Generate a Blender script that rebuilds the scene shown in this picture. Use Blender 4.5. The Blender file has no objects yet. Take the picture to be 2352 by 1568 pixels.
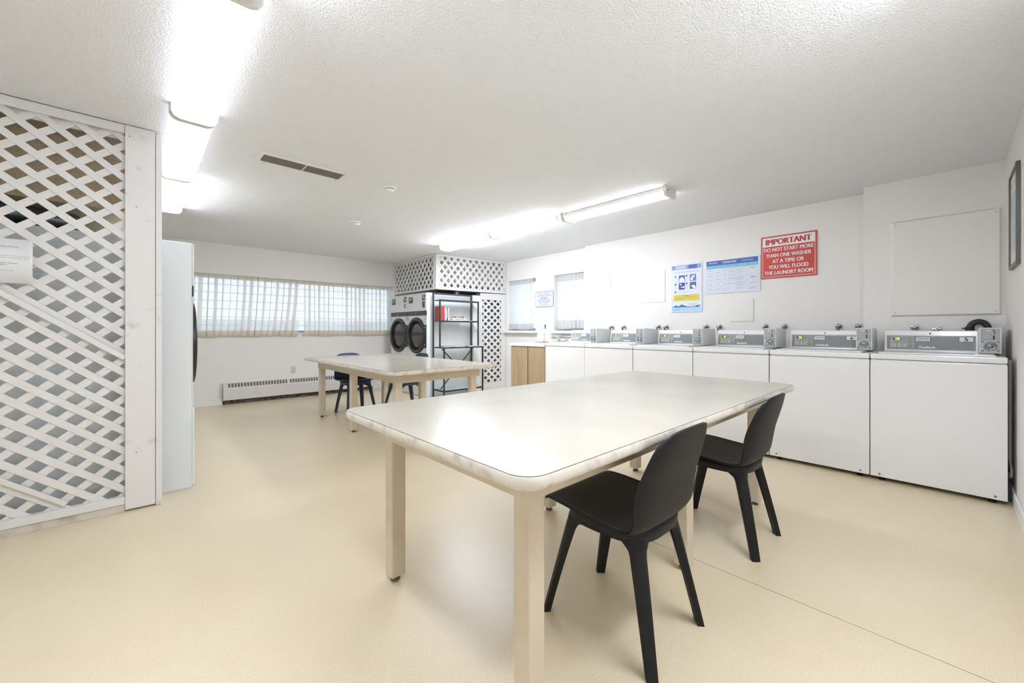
import bpy, math, random
from mathutils import Vector, Matrix
random.seed(7)
PI = math.pi
C = bpy.context.scene.collection
SC = bpy.context.scene

# ------------------------------------------------------------------ camera
FPX, W_, H_ = 926.0, 2352.0, 1568.0
YAW = math.radians(42.8)
CAMH = 1.10
cd = bpy.data.cameras.new('camera'); cam = bpy.data.objects.new('camera', cd); C.objects.link(cam)
cam.location = (0, 0, CAMH)
cam.rotation_euler = (PI/2, 0, -YAW)
cd.sensor_width = 36.0; cd.lens = 36.0*FPX/W_
cd.shift_x = 0.0; cd.shift_y = -(784.0-756.5)/W_
cd.clip_start = 0.05; cd.clip_end = 200
SC.camera = cam
# ------------------------------------------------------------------ view, world
SC.view_settings.view_transform = 'Standard'; SC.view_settings.look = 'None'
SC.view_settings.gamma = 1.0; SC.view_settings.use_curve_mapping = False
SC.view_settings.exposure = 1.22
LAMP = 9.0          # emission of the fluorescent diffusers
SKY = 0.80
world = bpy.data.worlds.new('world'); SC.world = world; world.use_nodes = True
bg = world.node_tree.nodes['Background']
bg.inputs[0].default_value = (0.80, 0.89, 1.0, 1); bg.inputs[1].default_value = SKY

# ------------------------------------------------------------------ materials
def lin(h):
    h = h.lstrip('#'); o = []
    for i in (0, 2, 4):
        c = int(h[i:i+2], 16)/255.0
        o.append(c/12.92 if c <= 0.04045 else ((c+0.055)/1.055)**2.4)
    return (o[0], o[1], o[2], 1)
MATS = {}
def mat(name, col='#ffffff', rough=0.5, metal=0.0, bump=None, spec=None, var=None, emit=None, coat=0.0):
    """bump=(scale,strength,distance[,detail]); var=(scale, colour2, low, high) noise mix of a second colour"""
    if name in MATS: return MATS[name]
    m = bpy.data.materials.new(name); m.use_nodes = True
    nt = m.node_tree; b = nt.nodes['Principled BSDF']
    b.inputs['Base Color'].default_value = lin(col)
    b.inputs['Roughness'].default_value = rough
    b.inputs['Metallic'].default_value = metal
    if spec is not None: b.inputs['Specular IOR Level'].default_value = spec
    if coat: b.inputs['Coat Weight'].default_value = coat
    if emit:
        b.inputs['Emission Color'].default_value = lin(emit[0]); b.inputs['Emission Strength'].default_value = emit[1]
    tc = None
    if bump or var:
        tc = nt.nodes.new('ShaderNodeTexCoord')
    if var:
        n = nt.nodes.new('ShaderNodeTexNoise'); n.inputs['Scale'].default_value = var[0]; n.inputs['Detail'].default_value = 5
        nt.links.new(tc.outputs['Object'], n.inputs['Vector'])
        r = nt.nodes.new('ShaderNodeMapRange'); r.inputs[1].default_value = var[2]; r.inputs[2].default_value = var[3]
        nt.links.new(n.outputs[0], r.inputs[0])
        mx = nt.nodes.new('ShaderNodeMix'); mx.data_type = 'RGBA'
        mx.inputs[6].default_value = lin(col); mx.inputs[7].default_value = lin(var[1])
        nt.links.new(r.outputs[0], mx.inputs[0]); nt.links.new(mx.outputs[2], b.inputs['Base Color'])
    if bump:
        n = nt.nodes.new('ShaderNodeTexNoise'); n.inputs['Scale'].default_value = bump[0]
        n.inputs['Detail'].default_value = bump[3] if len(bump) > 3 else 3
        nt.links.new(tc.outputs['Object'], n.inputs['Vector'])
        bp = nt.nodes.new('ShaderNodeBump'); bp.inputs['Strength'].default_value = bump[1]; bp.inputs['Distance'].default_value = bump[2]
        nt.links.new(n.outputs[0], bp.inputs['Height']); nt.links.new(bp.outputs[0], b.inputs['Normal'])
    MATS[name] = m
    return m

wallm = mat('wall_paint', '#f0ede7', 0.55, bump=(180, 0.12, 0.002))
wall_clean = mat('wall_paint_near', '#efece6', 0.5, bump=(60, 0.08, 0.002))
white = mat('white_paint', '#f0efec', 0.38, bump=(90, 0.06, 0.001))
enamel = mat('white_enamel', '#efefed', 0.16, coat=0.2)
enamel2 = mat('dryer_enamel', '#e5e9e8', 0.3)
steelgrey = mat('grey_enamel', '#d2d4d2', 0.35)
chrome = mat('chrome', '#d9d7d2', 0.18, 1.0)
brass = mat('aged_brass', '#8d8373', 0.35, 1.0)
dark = mat('dark_gasket', '#1c1c1c', 0.45)
black = mat('black_plastic', '#141414', 0.35)
voidm = mat('gap_shade_black', '#0b0b0b', 0.8)  # paints the shaded gap above the dryers

def floor_mat():
    m = bpy.data.materials.new('vinyl_floor'); m.use_nodes = True; nt = m.node_tree; b = nt.nodes['Principled BSDF']
    tc = nt.nodes.new('ShaderNodeTexCoord')
    def noise(s, d, lo, hi, c1, c2, src=None):
        n = nt.nodes.new('ShaderNodeTexNoise'); n.inputs['Scale'].default_value = s; n.inputs['Detail'].default_value = d
        nt.links.new(tc.outputs['Object'], n.inputs['Vector'])
        r = nt.nodes.new('ShaderNodeMapRange'); r.inputs[1].default_value = lo; r.inputs[2].default_value = hi
        nt.links.new(n.outputs[0], r.inputs[0])
        mx = nt.nodes.new('ShaderNodeMix'); mx.data_type = 'RGBA'
        if src: nt.links.new(src, mx.inputs[6])
        else: mx.inputs[6].default_value = lin(c1)
        mx.inputs[7].default_value = lin(c2); nt.links.new(r.outputs[0], mx.inputs[0])
        return mx.outputs[2]
    a = noise(1.3, 4, 0.35, 0.7, '#e7d8ba', '#e2d1ae')
    a = noise(210, 3, 0.50, 0.80, None, '#cfbd9a', a)
    nt.links.new(a, b.inputs['Base Color'])
    n = nt.nodes.new('ShaderNodeTexNoise'); n.inputs['Scale'].default_value = 2.2; n.inputs['Detail'].default_value = 4
    nt.links.new(tc.outputs['Object'], n.inputs['Vector'])
    r = nt.nodes.new('ShaderNodeMapRange'); r.inputs[3].default_value = 0.285; r.inputs[4].default_value = 0.36
    nt.links.new(n.outputs[0], r.inputs[0]); nt.links.new(r.outputs[0], b.inputs['Roughness'])
    n2 = nt.nodes.new('ShaderNodeTexNoise'); n2.inputs['Scale'].default_value = 230; n2.inputs['Detail'].default_value = 2
    nt.links.new(tc.outputs['Object'], n2.inputs['Vector'])
    bp = nt.nodes.new('ShaderNodeBump'); bp.inputs['Strength'].default_value = 0.22; bp.inputs['Distance'].default_value = 0.0012
    nt.links.new(n2.outputs[0], bp.inputs['Height']); nt.links.new(bp.outputs[0], b.inputs['Normal'])
    return m
def ceil_mat():
    m = bpy.data.materials.new('popcorn_ceiling'); m.use_nodes = True; nt = m.node_tree; b = nt.nodes['Principled BSDF']
    b.inputs['Base Color'].default_value = lin('#f3f4f4'); b.inputs['Roughness'].default_value = 0.9
    tc = nt.nodes.new('ShaderNodeTexCoord')
    v = nt.nodes.new('ShaderNodeTexVoronoi'); v.inputs['Scale'].default_value = 115; v.feature = 'SMOOTH_F1'
    n = nt.nodes.new('ShaderNodeTexNoise'); n.inputs['Scale'].default_value = 200; n.inputs['Detail'].default_value = 4
    nt.links.new(tc.outputs['Object'], v.inputs['Vector']); nt.links.new(tc.outputs['Object'], n.inputs['Vector'])
    ma = nt.nodes.new('ShaderNodeMath'); ma.operation = 'SUBTRACT'
    nt.links.new(n.outputs[0], ma.inputs[0]); nt.links.new(v.outputs[0], ma.inputs[1])
    bp = nt.nodes.new('ShaderNodeBump'); bp.inputs['Strength'].default_value = 0.75; bp.inputs['Distance'].default_value = 0.005
    nt.links.new(ma.outputs[0], bp.inputs['Height']); nt.links.new(bp.outputs[0], b.inputs['Normal'])
    return m
def wood_mat(name, c1, c2, scale=(40, 40, 2.5)):
    m = bpy.data.materials.new(name); m.use_nodes = True; nt = m.node_tree; b = nt.nodes['Principled BSDF']
    tc = nt.nodes.new('ShaderNodeTexCoord'); mp = nt.nodes.new('ShaderNodeMapping'); mp.inputs['Scale'].default_value = scale
    n = nt.nodes.new('ShaderNodeTexNoise'); n.inputs['Scale'].default_value = 1.0; n.inputs['Detail'].default_value = 6
    nt.links.new(tc.outputs['Object'], mp.inputs['Vector']); nt.links.new(mp.outputs[0], n.inputs['Vector'])
    r = nt.nodes.new('ShaderNodeMapRange'); r.inputs[1].default_value = 0.3; r.inputs[2].default_value = 0.7
    nt.links.new(n.outputs[0], r.inputs[0])
    mx = nt.nodes.new('ShaderNodeMix'); mx.data_type = 'RGBA'; mx.inputs[6].default_value = lin(c1); mx.inputs[7].default_value = lin(c2)
    nt.links.new(r.outputs[0], mx.inputs[0]); nt.links.new(mx.outputs[2], b.inputs['Base Color']); b.inputs['Roughness'].default_value = 0.45
    return m
def glass_mat(name, tint=(0.95, 0.98, 1, 1), ior=1.45):
    m = bpy.data.materials.new(name); m.use_nodes = True; nt = m.node_tree; nt.nodes.clear()
    o = nt.nodes.new('ShaderNodeOutputMaterial'); t = nt.nodes.new('ShaderNodeBsdfTransparent'); t.inputs[0].default_value = tint
    g = nt.nodes.new('ShaderNodeBsdfGlossy'); g.inputs['Roughness'].default_value = 0.02
    f = nt.nodes.new('ShaderNodeFresnel'); f.inputs[0].default_value = ior; x = nt.nodes.new('ShaderNodeMixShader')
    nt.links.new(f.outputs[0], x.inputs[0]); nt.links.new(t.outputs[0], x.inputs[1]); nt.links.new(g.outputs[0], x.inputs[2]); nt.links.new(x.outputs[0], o.inputs[0])
    return m
def sheer_mat(name, col, transp, transl):
    m = bpy.data.materials.new(name); m.use_nodes = True; nt = m.node_tree; nt.nodes.clear()
    o = nt.nodes.new('ShaderNodeOutputMaterial'); t = nt.nodes.new('ShaderNodeBsdfTransparent')
    d = nt.nodes.new('ShaderNodeBsdfDiffuse'); d.inputs[0].default_value = lin(col)
    l = nt.nodes.new('ShaderNodeBsdfTranslucent'); l.inputs[0].default_value = lin(col)
    a = nt.nodes.new('ShaderNodeMixShader'); a.inputs[0].default_value = transl
    nt.links.new(d.outputs[0], a.inputs[1]); nt.links.new(l.outputs[0], a.inputs[2])
    b = nt.nodes.new('ShaderNodeMixShader'); b.inputs[0].default_value = transp
    nt.links.new(a.outputs[0], b.inputs[1]); nt.links.new(t.outputs[0], b.inputs[2]); nt.links.new(b.outputs[0], o.inputs[0])
    return m
def lamp_mat(name, col, s):
    m = bpy.data.materials.new(name); m.use_nodes = True; nt = m.node_tree; nt.nodes.clear()
    o = nt.nodes.new('ShaderNodeOutputMaterial'); e = nt.nodes.new('ShaderNodeEmission')
    e.inputs[0].default_value = lin(col); e.inputs[1].default_value = s
    nt.links.new(e.outputs[0], o.inputs[0]); return m

# ------------------------------------------------------------------ mesh helper
_txt = {}
def text_geo(s, bold=0.0):
    k = s
    if k in _txt: return _txt[k]
    cu = bpy.data.curves.new('t', 'FONT'); cu.body = s; cu.size = 1.0; cu.resolution_u = 4
    ob = bpy.data.objects.new('t', cu); C.objects.link(ob)
    dg = bpy.context.evaluated_depsgraph_get(); me = bpy.data.meshes.new_from_object(ob.evaluated_get(dg))
    vs = [(v.co.x, v.co.y) for v in me.vertices]; fs = [tuple(p.vertices) for p in me.polygons]
    bpy.data.objects.remove(ob); bpy.data.curves.remove(cu); bpy.data.meshes.remove(me)
    _txt[k] = (vs, fs); return _txt[k]

class MB:
    def __init__(s, M=None):
        s.v = []; s.f = []; s.mi = []; s.sm = []; s.M = M; s.mats = []
    def idx(s, m):
        if m is None: return 0
        if m not in s.mats: s.mats.append(m)
        return s.mats.index(m)
    def add(s, vs, fs, m=None, smooth=False):
        b = len(s.v); i = s.idx(m)
        for p in vs:
            p = Vector(p); s.v.append(s.M @ p if s.M else p)
        for f in fs:
            s.f.append(tuple(b+k for k in f)); s.mi.append(i); s.sm.append(smooth)
    def box(s, x0, x1, y0, y1, z0, z1, m=None):
        vs = [(x, y, z) for x in (x0, x1) for y in (y0, y1) for z in (z0, z1)]
        s.add(vs, [(0, 1, 3, 2), (4, 6, 7, 5), (0, 4, 5, 1), (2, 3, 7, 6), (0, 2, 6, 4), (1, 5, 7, 3)], m)
    def prism(s, poly, axis, a, b, m=None, smooth=False):
        """poly in the plane across axis ('x': (y,z), 'y': (x,z), 'z': (x,y)), extruded a..b"""
        n = len(poly)
        def P(p, t):
            return {'x': (t, p[0], p[1]), 'y': (p[0], t, p[1]), 'z': (p[0], p[1], t)}[axis]
        vs = [P(p, a) for p in poly]+[P(p, b) for p in poly]
        s.add(vs, [tuple(range(n))[::-1], tuple(range(n, 2*n))], m)
        s.add(vs, [(i, (i+1) % n, n+(i+1) % n, n+i) for i in range(n)], m, smooth)
    def loft(s, secs, m=None, smooth=True, closed=True, caps=True):
        n = len(secs[0]); vs = [p for q in secs for p in q]; fs = []
        for j in range(len(secs)-1):
            for i in range(n if closed else n-1):
                k = (i+1) % n
                fs.append((j*n+i, j*n+k, (j+1)*n+k, (j+1)*n+i))
        s.add(vs, fs, m, smooth)
        if caps and closed:
            s.add(list(secs[0]), [tuple(range(n))[::-1]], m); s.add(list(secs[-1]), [tuple(range(n))], m)
    def tube(s, path, r, n=8, m=None, caps=True):
        path = [Vector(p) for p in path]; secs = []
        rs = r if isinstance(r, (list, tuple)) else [r]*len(path)
        up = None
        for i, p in enumerate(path):
            if i == 0: t = path[1]-p
            elif i == len(path)-1: t = p-path[i-1]
            else: t = (path[i+1]-p).normalized()+(p-path[i-1]).normalized()
            t.normalize()
            if up is None:
                up = Vector((0, 0, 1)) if abs(t.z) < 0.9 else Vector((1, 0, 0))
            a = t.cross(up).normalized(); b = a.cross(t).normalized(); up = b
            secs.append([tuple(p+a*rs[i]*math.cos(2*PI*k/n)+b*rs[i]*math.sin(2*PI*k/n)) for k in range(n)])
        s.loft(secs, m, True, True, caps)
    def bar(s, p0, p1, w, h, m=None, up=(0, 0, 1)):
        p0, p1 = Vector(p0), Vector(p1); t = (p1-p0).normalized(); a = t.cross(Vector(up)).normalized(); b = a.cross(t)
        q = [a*w/2*i+b*h/2*j for i, j in ((-1, -1), (1, -1), (1, 1), (-1, 1))]
        s.loft([[tuple(p0+k) for k in q], [tuple(p1+k) for k in q]], m, False)
    def lathe(s, prof, o, axis, n=24, m=None, smooth=True):
        """prof: list of (r, h) along axis from o"""
        ax = Vector(axis).normalized(); u = Vector((0, 0, 1)) if abs(ax.z) < 0.9 else Vector((1, 0, 0))
        a = ax.cross(u).normalized(); b = ax.cross(a); o = Vector(o); secs = []
        for r, h in prof:
            secs.append([tuple(o+ax*h+a*max(r, 1e-4)*math.cos(2*PI*k/n)+b*max(r, 1e-4)*math.sin(2*PI*k/n)) for k in range(n)])
        s.loft(secs, m, smooth, True, True)
    # flat graphics, in the frame M (x right, y up, z out)
    def rect(s, x0, y0, x1, y1, z, m):
        s.add([(x0, y0, z), (x1, y0, z), (x1, y1, z), (x0, y1, z)], [(0, 1, 2, 3)], m)
    def disc(s, x, y, r, z, m, n=16, ry=None):
        ry = ry or r
        s.add([(x+r*math.cos(2*PI*k/n), y+ry*math.sin(2*PI*k/n), z) for k in range(n)], [tuple(range(n))], m)
    def poly(s, pts, z, m):
        s.add([(p[0], p[1], z) for p in pts], [tuple(range(len(pts)))], m)
    def text(s, t, cx, cy, w, h, z, m, bold=0.0):
        vs, fs = text_geo(t, bold)
        if not vs: return
        x0 = min(v[0] for v in vs); x1 = max(v[0] for v in vs); y0 = min(v[1] for v in vs); y1 = max(v[1] for v in vs)
        sx = w/(x1-x0); sy = (h/(y1-y0)) if h else sx
        n = 1 if bold <= 0 else 4; hs = bold*1.15*sx
        sx = (w-2*hs*(n > 1))/(x1-x0)
        for i in range(n):
            dx = 0 if n == 1 else -hs+2*hs*i/(n-1)
            s.add([(cx+dx+(v[0]-(x0+x1)/2)*sx, cy+(v[1]-(y0+y1)/2)*sy, z+i*0.00012) for v in vs], fs, m)
    def obj(s, name, mats=None, parent=None, bevel=0, seg=2, loc=None, label=None):
        if mats is not None and not s.mats: s.mats = [mats] if not isinstance(mats, (list, tuple)) else list(mats)
        me = bpy.data.meshes.new(name)
        vs = s.v
        if loc: vs = [v-Vector(loc) for v in vs]
        me.from_pydata([tuple(v) for v in vs], [], s.f)
        for m in s.mats: me.materials.append(m)
        for p, i, q in zip(me.polygons, s.mi, s.sm): p.material_index = i; p.use_smooth = q
        me.validate(); me.update()
        o = bpy.data.objects.new(name, me); C.objects.link(o)
        if parent: o.parent = parent
        if loc: o.location = loc
        if bevel:
            bv = o.modifiers.new('bevel', 'BEVEL'); bv.width = bevel; bv.segments = seg; bv.limit_method = 'ANGLE'; bv.angle_limit = math.radians(50)
        if label: o['label'] = label
        return o

def bits(name, items, mats, parent, bevel=0):
    """one object per item; items are functions that draw into a fresh MB"""
    out = []
    for fn in items:
        q = MB(); fn(q); out.append(q.obj(name, mats, parent, bevel))
    return out
def thing(name, label, cat, loc=(0, 0, 0), rz=0, group=None):
    o = bpy.data.objects.new(name, None); C.objects.link(o); o.location = loc; o.rotation_euler = (0, 0, rz)
    o.empty_display_size = 0.1
    return tag(o, label, cat, group)
def tag(o, label, cat, group=None, kind=None):
    o['label'] = label; o['category'] = cat
    if group: o['group'] = group
    if kind: o['kind'] = kind
    return o
def struct(o, label=None):
    o['kind'] = 'structure'
    if label: o['label'] = label
    return o
def kids(o): return [c for c in o.children]
def dup(root, loc=None, rz=None, label=None, swap=None):
    r = root.copy(); C.objects.link(r)
    if loc: r.location = loc
    if rz is not None: r.rotation_euler = (0, 0, rz)
    if label: r['label'] = label
    def rec(src, dst):
        for ch in kids(src):
            c = ch.copy(); C.objects.link(c); c.parent = dst
            if swap and c.type == 'MESH':
                for i, sl in enumerate(c.material_slots):
                    if sl.material in swap:
                        sl.link = 'OBJECT'; sl.material = swap[sl.material]
            rec(ch, c)
    rec(root, r); return r
def frame(o, x, y, z):
    M = Matrix.Identity(4)
    for i, c in enumerate((x, y, z, o)):
        for j in range(3): M[j][i] = c[j]
    return M
def F_west(x, y, z): return frame((x, y, z), (0, -1, 0), (0, 0, 1), (-1, 0, 0))    # faces -X
def F_east(x, y, z): return frame((x, y, z), (0, 1, 0), (0, 0, 1), (1, 0, 0))      # faces +X
def F_south(x, y, z): return frame((x, y, z), (1, 0, 0), (0, 0, 1), (0, -1, 0))    # faces -Y
def F_north(x, y, z): return frame((x, y, z), (-1, 0, 0), (0, 0, 1), (0, 1, 0))    # faces +Y

# ================================================================== ROOM
CZ = 2.34
XL, YR, YB = -1.30, -0.29, 7.20
b = MB(); b.box(XL, 5.3, YR-0.1, YB+0.1, -0.06, 0); struct(b.obj('floor', floor_mat()))
b = MB(); b.box(1.9535, 1.9560, YR, YB, 0.0, 0.0006)
struct(b.obj('trim_1', mat('floor_seam', '#a08c6c', 0.6)), 'thin seam between the two sheets of floor vinyl')
b = MB(); b.box(XL, 5.3, YR-0.1, YB+0.1, CZ, CZ+0.06); struct(b.obj('ceiling', ceil_mat()))
b = MB(); b.box(XL-0.1, XL, YR-0.1, YB+0.1, 0, CZ); struct(b.obj('wall_left', wallm))
b = MB(); b.box(XL, 5.3, YR-0.1, YR, 0, CZ); struct(b.obj('wall_right', wall_clean))
# washer wall: three planes (near chase, middle, far with two small windows)
WA = (4.79, 5.495, 1.08, 1.985); WB = (3.775, 4.372, 1.08, 1.985)
b = MB(); b.box(4.66, 5.3, YR, 0.50, 0, CZ); struct(b.obj('wall_chase_side', wallm))
b = MB(); b.box(4.88, 5.3, 0.50, 3.67, 0, CZ); struct(b.obj('wall_washer_side', wallm))
b = MB()
b.box(4.99, 5.3, 3.67, WB[0], 0, CZ); b.box(4.99, 5.3, WB[1], WA[0], 0, CZ); b.box(4.99, 5.3, WA[1], YB+0.1, 0, CZ)
for w in (WA, WB):
    b.box(4.99, 5.3, w[0], w[1], 0, w[2]); b.box(4.99, 5.3, w[0], w[1], w[3], CZ)
struct(b.obj('wall_window_side', wallm))
# back wall: lower wall, soffit and side pieces round the long window
BX0, BX1, BZ0, BZ1 = -0.30, 3.60, 1.045, 1.90
b = MB()
b.box(XL, 5.3, YB, YB+0.3, 0, BZ0); b.box(XL, 5.3, 7.14, YB+0.3, BZ1, CZ)
b.box(XL, BX0, YB, YB+0.3, BZ0, BZ1); b.box(BX1, 5.3, YB, YB+0.3, BZ0, BZ1)
struct(b.obj('wall_back', wallm))
b = MB(); b.box(0.1, 0.897, 7.185, 7.2, 0, 0.09); b.box(3.16, 3.40, 7.185, 7.2, 0, 0.09)
struct(b.obj('baseboard_back', wallm, bevel=0.003))
b = MB(); b.box(1.0, 4.66, YR, YR+0.012, 0, 0.085); struct(b.obj('baseboard_right', white, bevel=0.003))

glassm = glass_mat('window_glass')
mullm = mat('window_frame_white', '#cfd3d8', 0.4)
def window(n, plane, a0, a1, z0, z1, d, rows, cols, label):
    """plane 'y' (window in the back wall at y=d) or 'x'"""
    t = bpy.data.objects.new('window_%d' % n, None); C.objects.link(t); struct(t, label)
    def bx(mb, p0, p1, q0, q1, e0, e1):
        if plane == 'y': mb.box(p0, p1, e0, e1, q0, q1)
        else: mb.box(e0, e1, p0, p1, q0, q1)
    f = MB(); w = 0.04
    bx(f, a0, a1, z0, z0+w, d, d+0.06); bx(f, a0, a1, z1-w, z1, d, d+0.06)
    bx(f, a0, a0+w, z0+w, z1-w, d, d+0.06); bx(f, a1-w, a1, z0+w, z1-w, d, d+0.06)
    for i in range(1, cols):
        x = a0+(a1-a0)*i/cols; bx(f, x-0.02, x+0.02, z0+w, z1-w, d, d+0.06)
    f.obj('window_frame', mullm, t)
    f = MB()
    for i in range(1, rows):
        z = z0+(z1-z0)*i/rows; bx(f, a0+w, a1-w, z-0.004, z+0.004, d+0.062, d+0.075)
    f.obj('window_bars', mat('bar_grey', '#c2c7cd', 0.5), t)
    f = MB(); q = d+0.03
    if plane == 'y': f.add([(a0+w, q, z0+w), (a1-w, q, z0+w), (a1-w, q, z1-w), (a0+w, q, z1-w)], [(0, 1, 2, 3)])
    else: f.add([(q, a0+w, z0+w), (q, a1-w, z0+w), (q, a1-w, z1-w), (q, a0+w, z1-w)], [(3, 2, 1, 0)])
    f.obj('window_pane', glassm, t)
    return t
w1 = window(1, 'y', BX0, BX1, BZ0, BZ1, YB+0.14, 7, 1, 'long low-silled window with thin horizontal bars behind the sheer curtains')
s = MB(); s.box(BX0, BX1, YB-0.02, YB+0.14, BZ0-0.025, BZ0); s.obj('window_sill', white, w1, bevel=0.004)
w2 = window(2, 'x', WA[0], WA[1], WA[2], WA[3], 5.12, 3, 1, 'small window left of the sink, next to the lattice door')
s = MB(); s.box(4.90, 5.12, WA[0]-0.04, WA[1]+0.06, 1.04, 1.08); s.obj('window_sill', white, w2, bevel=0.006)
w3 = window(3, 'x', WB[0], WB[1], WB[2], WB[3], 5.12, 3, 1, 'small window above the sink counter')
s = MB(); s.box(4.90, 5.12, WB[0]+0.0, WB[1]+0.05, 1.04, 1.08); s.box(4.93, 4.99, WB[0]-0.1, WB[1]+0.05, 0.985, 1.0); s.obj('window_sill', white, w3, bevel=0.006)
# outside
b = MB(); b.box(-20, 30, 7.6, 40, -0.4, -0.3); b.box(5.4, 30, -20, 7.6, -0.4, -0.3)
struct(b.obj('ground_outside', mat('pavement', '#dcdcd8', 0.8, var=(0.8, '#bfc6c4', 0.4, 0.7))), 'pale paved ground outside the windows')
b = MB(); b.box(-8, 14, 12, 12.3, -0.3, 1.35)
struct(b.obj('wall_garden', mat('garden_wall', '#eef0f3', 0.8, var=(0.9, '#c3cbd4', 0.4, 0.7))), 'low pale garden wall outside the long window')

# ================================================================== CURTAINS
sheer = sheer_mat('sheer_voile', '#f6f3ed', 0.34, 0.58)
sheer_d = sheer_mat('voile_double', '#e9e0cc', 0.06, 0.45)
wsheer = sheer_mat('white_voile', '#f8f7f4', 0.06, 0.66)
wsheer_d = sheer_mat('white_voile_double', '#dcdad6', 0.03, 0.4)
def curtain(name, label, plane, a0, a1, z0, z1, d, pitch, amp, mats, seed, hemh=0.085, headh=0.04, group=None, pinch=0.0, fold=0.40):
    rnd = random.Random(seed)
    t = thing(name, label, 'curtain', (0, 0, 0), 0, group)
    ph = [rnd.uniform(-0.6, 0.6) for _ in range(60)]; am = [rnd.uniform(0.25, 1.5) for _ in range(60)]
    n = int((a1-a0)/0.005)
    def pos(i, z):
        a = a0+(a1-a0)*i/n; k = (a-a0)/pitch; j = int(k) % 59; fr = k-int(k)
        drop = (z1-z)/(z1-z0)
        A = amp*(0.45+0.75*drop)*((1-fr)*am[j]+fr*am[j+1])
        y = d+A*math.sin(2*PI*k+(ph[j]*(1-fr)+ph[j+1]*fr)*drop*2.2)
        y += 0.25*A*math.sin(4.3*PI*k+seed)*drop
        zz = z
        if z < z0+1e-6: zz = z+0.006*math.sin(2*PI*a/0.6+seed)
        a = a+fold*pitch*(0.35+0.65*am[j])*math.sin(2*PI*k+1.1+ph[j]*0.3)
        if pinch: a = a+(drop**1.5)*pinch*((i/n))     # edge swings in or out towards the hem
        return (a, y, zz) if plane == 'y' else (y, a, zz)
    def part(nm, za, zb, rows, m):
        mb = MB(); secs = [[pos(i, za+(zb-za)*r/rows) for i in range(n+1)] for r in range(rows+1)]
        mb.loft(secs, m, True, False, False); return mb.obj(nm, None, t)
    part('hem', z0, z0+hemh, 2, mats[1]); part('sheer_cloth', z0+hemh, z1-headh, 10, mats[0]); part('heading', z1-headh, z1, 2, mats[1])
    return t
curtain('sheer_curtain', 'wide left sheer curtain on the long window, ending at the narrow gap', 'y', 0.0, 1.945, 1.0, 1.895, 7.165, 0.088, 0.016, (sheer, sheer_d), 3, group='sheer curtains on the long window', pinch=-0.08)
curtain('sheer_curtain', 'right sheer curtain on the long window, reaching the pair of dryers', 'y', 1.975, 3.50, 1.0, 1.895, 7.165, 0.076, 0.015, (sheer, sheer_d), 5, group='sheer curtains on the long window')
curtain('white_curtain', 'short white pleated curtain in the small window beside the lattice door', 'x', 4.865, 5.485, 1.10, 1.985, 5.02, 0.078, 0.013, (wsheer, wsheer_d), 8, hemh=0.10, headh=0.08, fold=0.16, group='white curtains on the small windows')
curtain('white_curtain', 'short white pleated curtain in the small window nearest the washers', 'x', 3.785, 4.325, 1.115, 1.975, 5.03, 0.078, 0.013, (wsheer, wsheer_d), 11, hemh=0.13, headh=0.10, fold=0.16, group='white curtains on the small windows')
rodm = mat('rod_white', '#c9c9c6', 0.35)
for nm, lab, a, z, pl in (('curtain_rod', 'slim white rod above the curtain left of the courtesy sign', (4.80, 5.49), 1.979, 'x'),
                          ('curtain_rod', 'slim white rod above the curtain right of the courtesy sign', (3.78, 4.367), 1.972, 'x')):
    m_ = MB(); m_.tube([(5.055, a[0], z), (5.055, a[1], z)], 0.007, 8); tag(m_.obj(nm, rodm), lab, 'curtain rod', 'curtain rods on the small windows')
m_ = MB(); m_.box(0.0, 3.55, 7.186, 7.198, 1.878, 1.898); tag(m_.obj('curtain_track', rodm), 'straight white curtain track under the soffit of the long window', 'curtain track')

# ================================================================== LIGHTS
lens_a1 = lamp_mat('diffuser_glow_dimmed', '#eef3ff', LAMP*0.17)  # emission turned down to soften the halo on the ceiling
lens_a0 = lamp_mat('diffuser_glow_unseen_row', '#e7efff', LAMP*1.35)  # for the unseen fixture added to the left row
lens_a2 = lamp_mat('diffuser_glow', '#eef3ff', LAMP*0.09)
lens_a3 = lamp_mat('diffuser_glow_cool', '#e7efff', LAMP*1.1)
lens_w = lamp_mat('diffuser_glow_washer_row', '#e7efff', LAMP*1.25)
lens_n = lamp_mat('diffuser_glow_added', '#e9f0ff', LAMP*1.6)  # for the fill lamp added along the right wall
lens_f = lamp_mat('diffuser_glow_far', '#e9f0ff', LAMP*2.3)
lens_b = lamp_mat('bare_tube_glow', '#f4f6ff', LAMP*1.0)
capm = mat('lamp_cap_plastic', '#e2ded6', 0.4)
housm = mat('lamp_housing', '#eeeeea', 0.35)
def wrap_light(label, xc, w, y0, y1, group, lens):
    t = thing('fluorescent_light', label, 'ceiling light', (xc, (y0+y1)/2, CZ), 0, group); L = (y1-y0)/2; h = w/2
    m_ = MB(); m_.box(-h*0.55, h*0.55, -L+0.005, L-0.005, -0.03, 0); m_.obj('housing', housm, t)
    prof = [(-h, -0.012), (-h, -0.045), (-h+0.012, -0.066), (-h+0.035, -0.076), (h-0.035, -0.076), (h-0.012, -0.066), (h, -0.045), (h, -0.012)]
    m_ = MB(); m_.prism(prof, 'y', -L+0.018, L-0.018, None, False); m_.obj('diffuser', lens, t)
    cp = [(-h-0.004, 0), (-h-0.004, -0.047), (-h+0.01, -0.07), (-h+0.034, -0.08), (h-0.034, -0.08), (h-0.01, -0.07), (h+0.004, -0.047), (h+0.004, 0)]
    for sgn in (-1, 1):
        m_ = MB(); y = sgn*(L-0.010); m_.prism(cp, 'y', y-0.009, y+0.009); m_.obj('end_cap', capm, t)
    return t
GA = 'ceiling lights in the row by the lattice partition'
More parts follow.
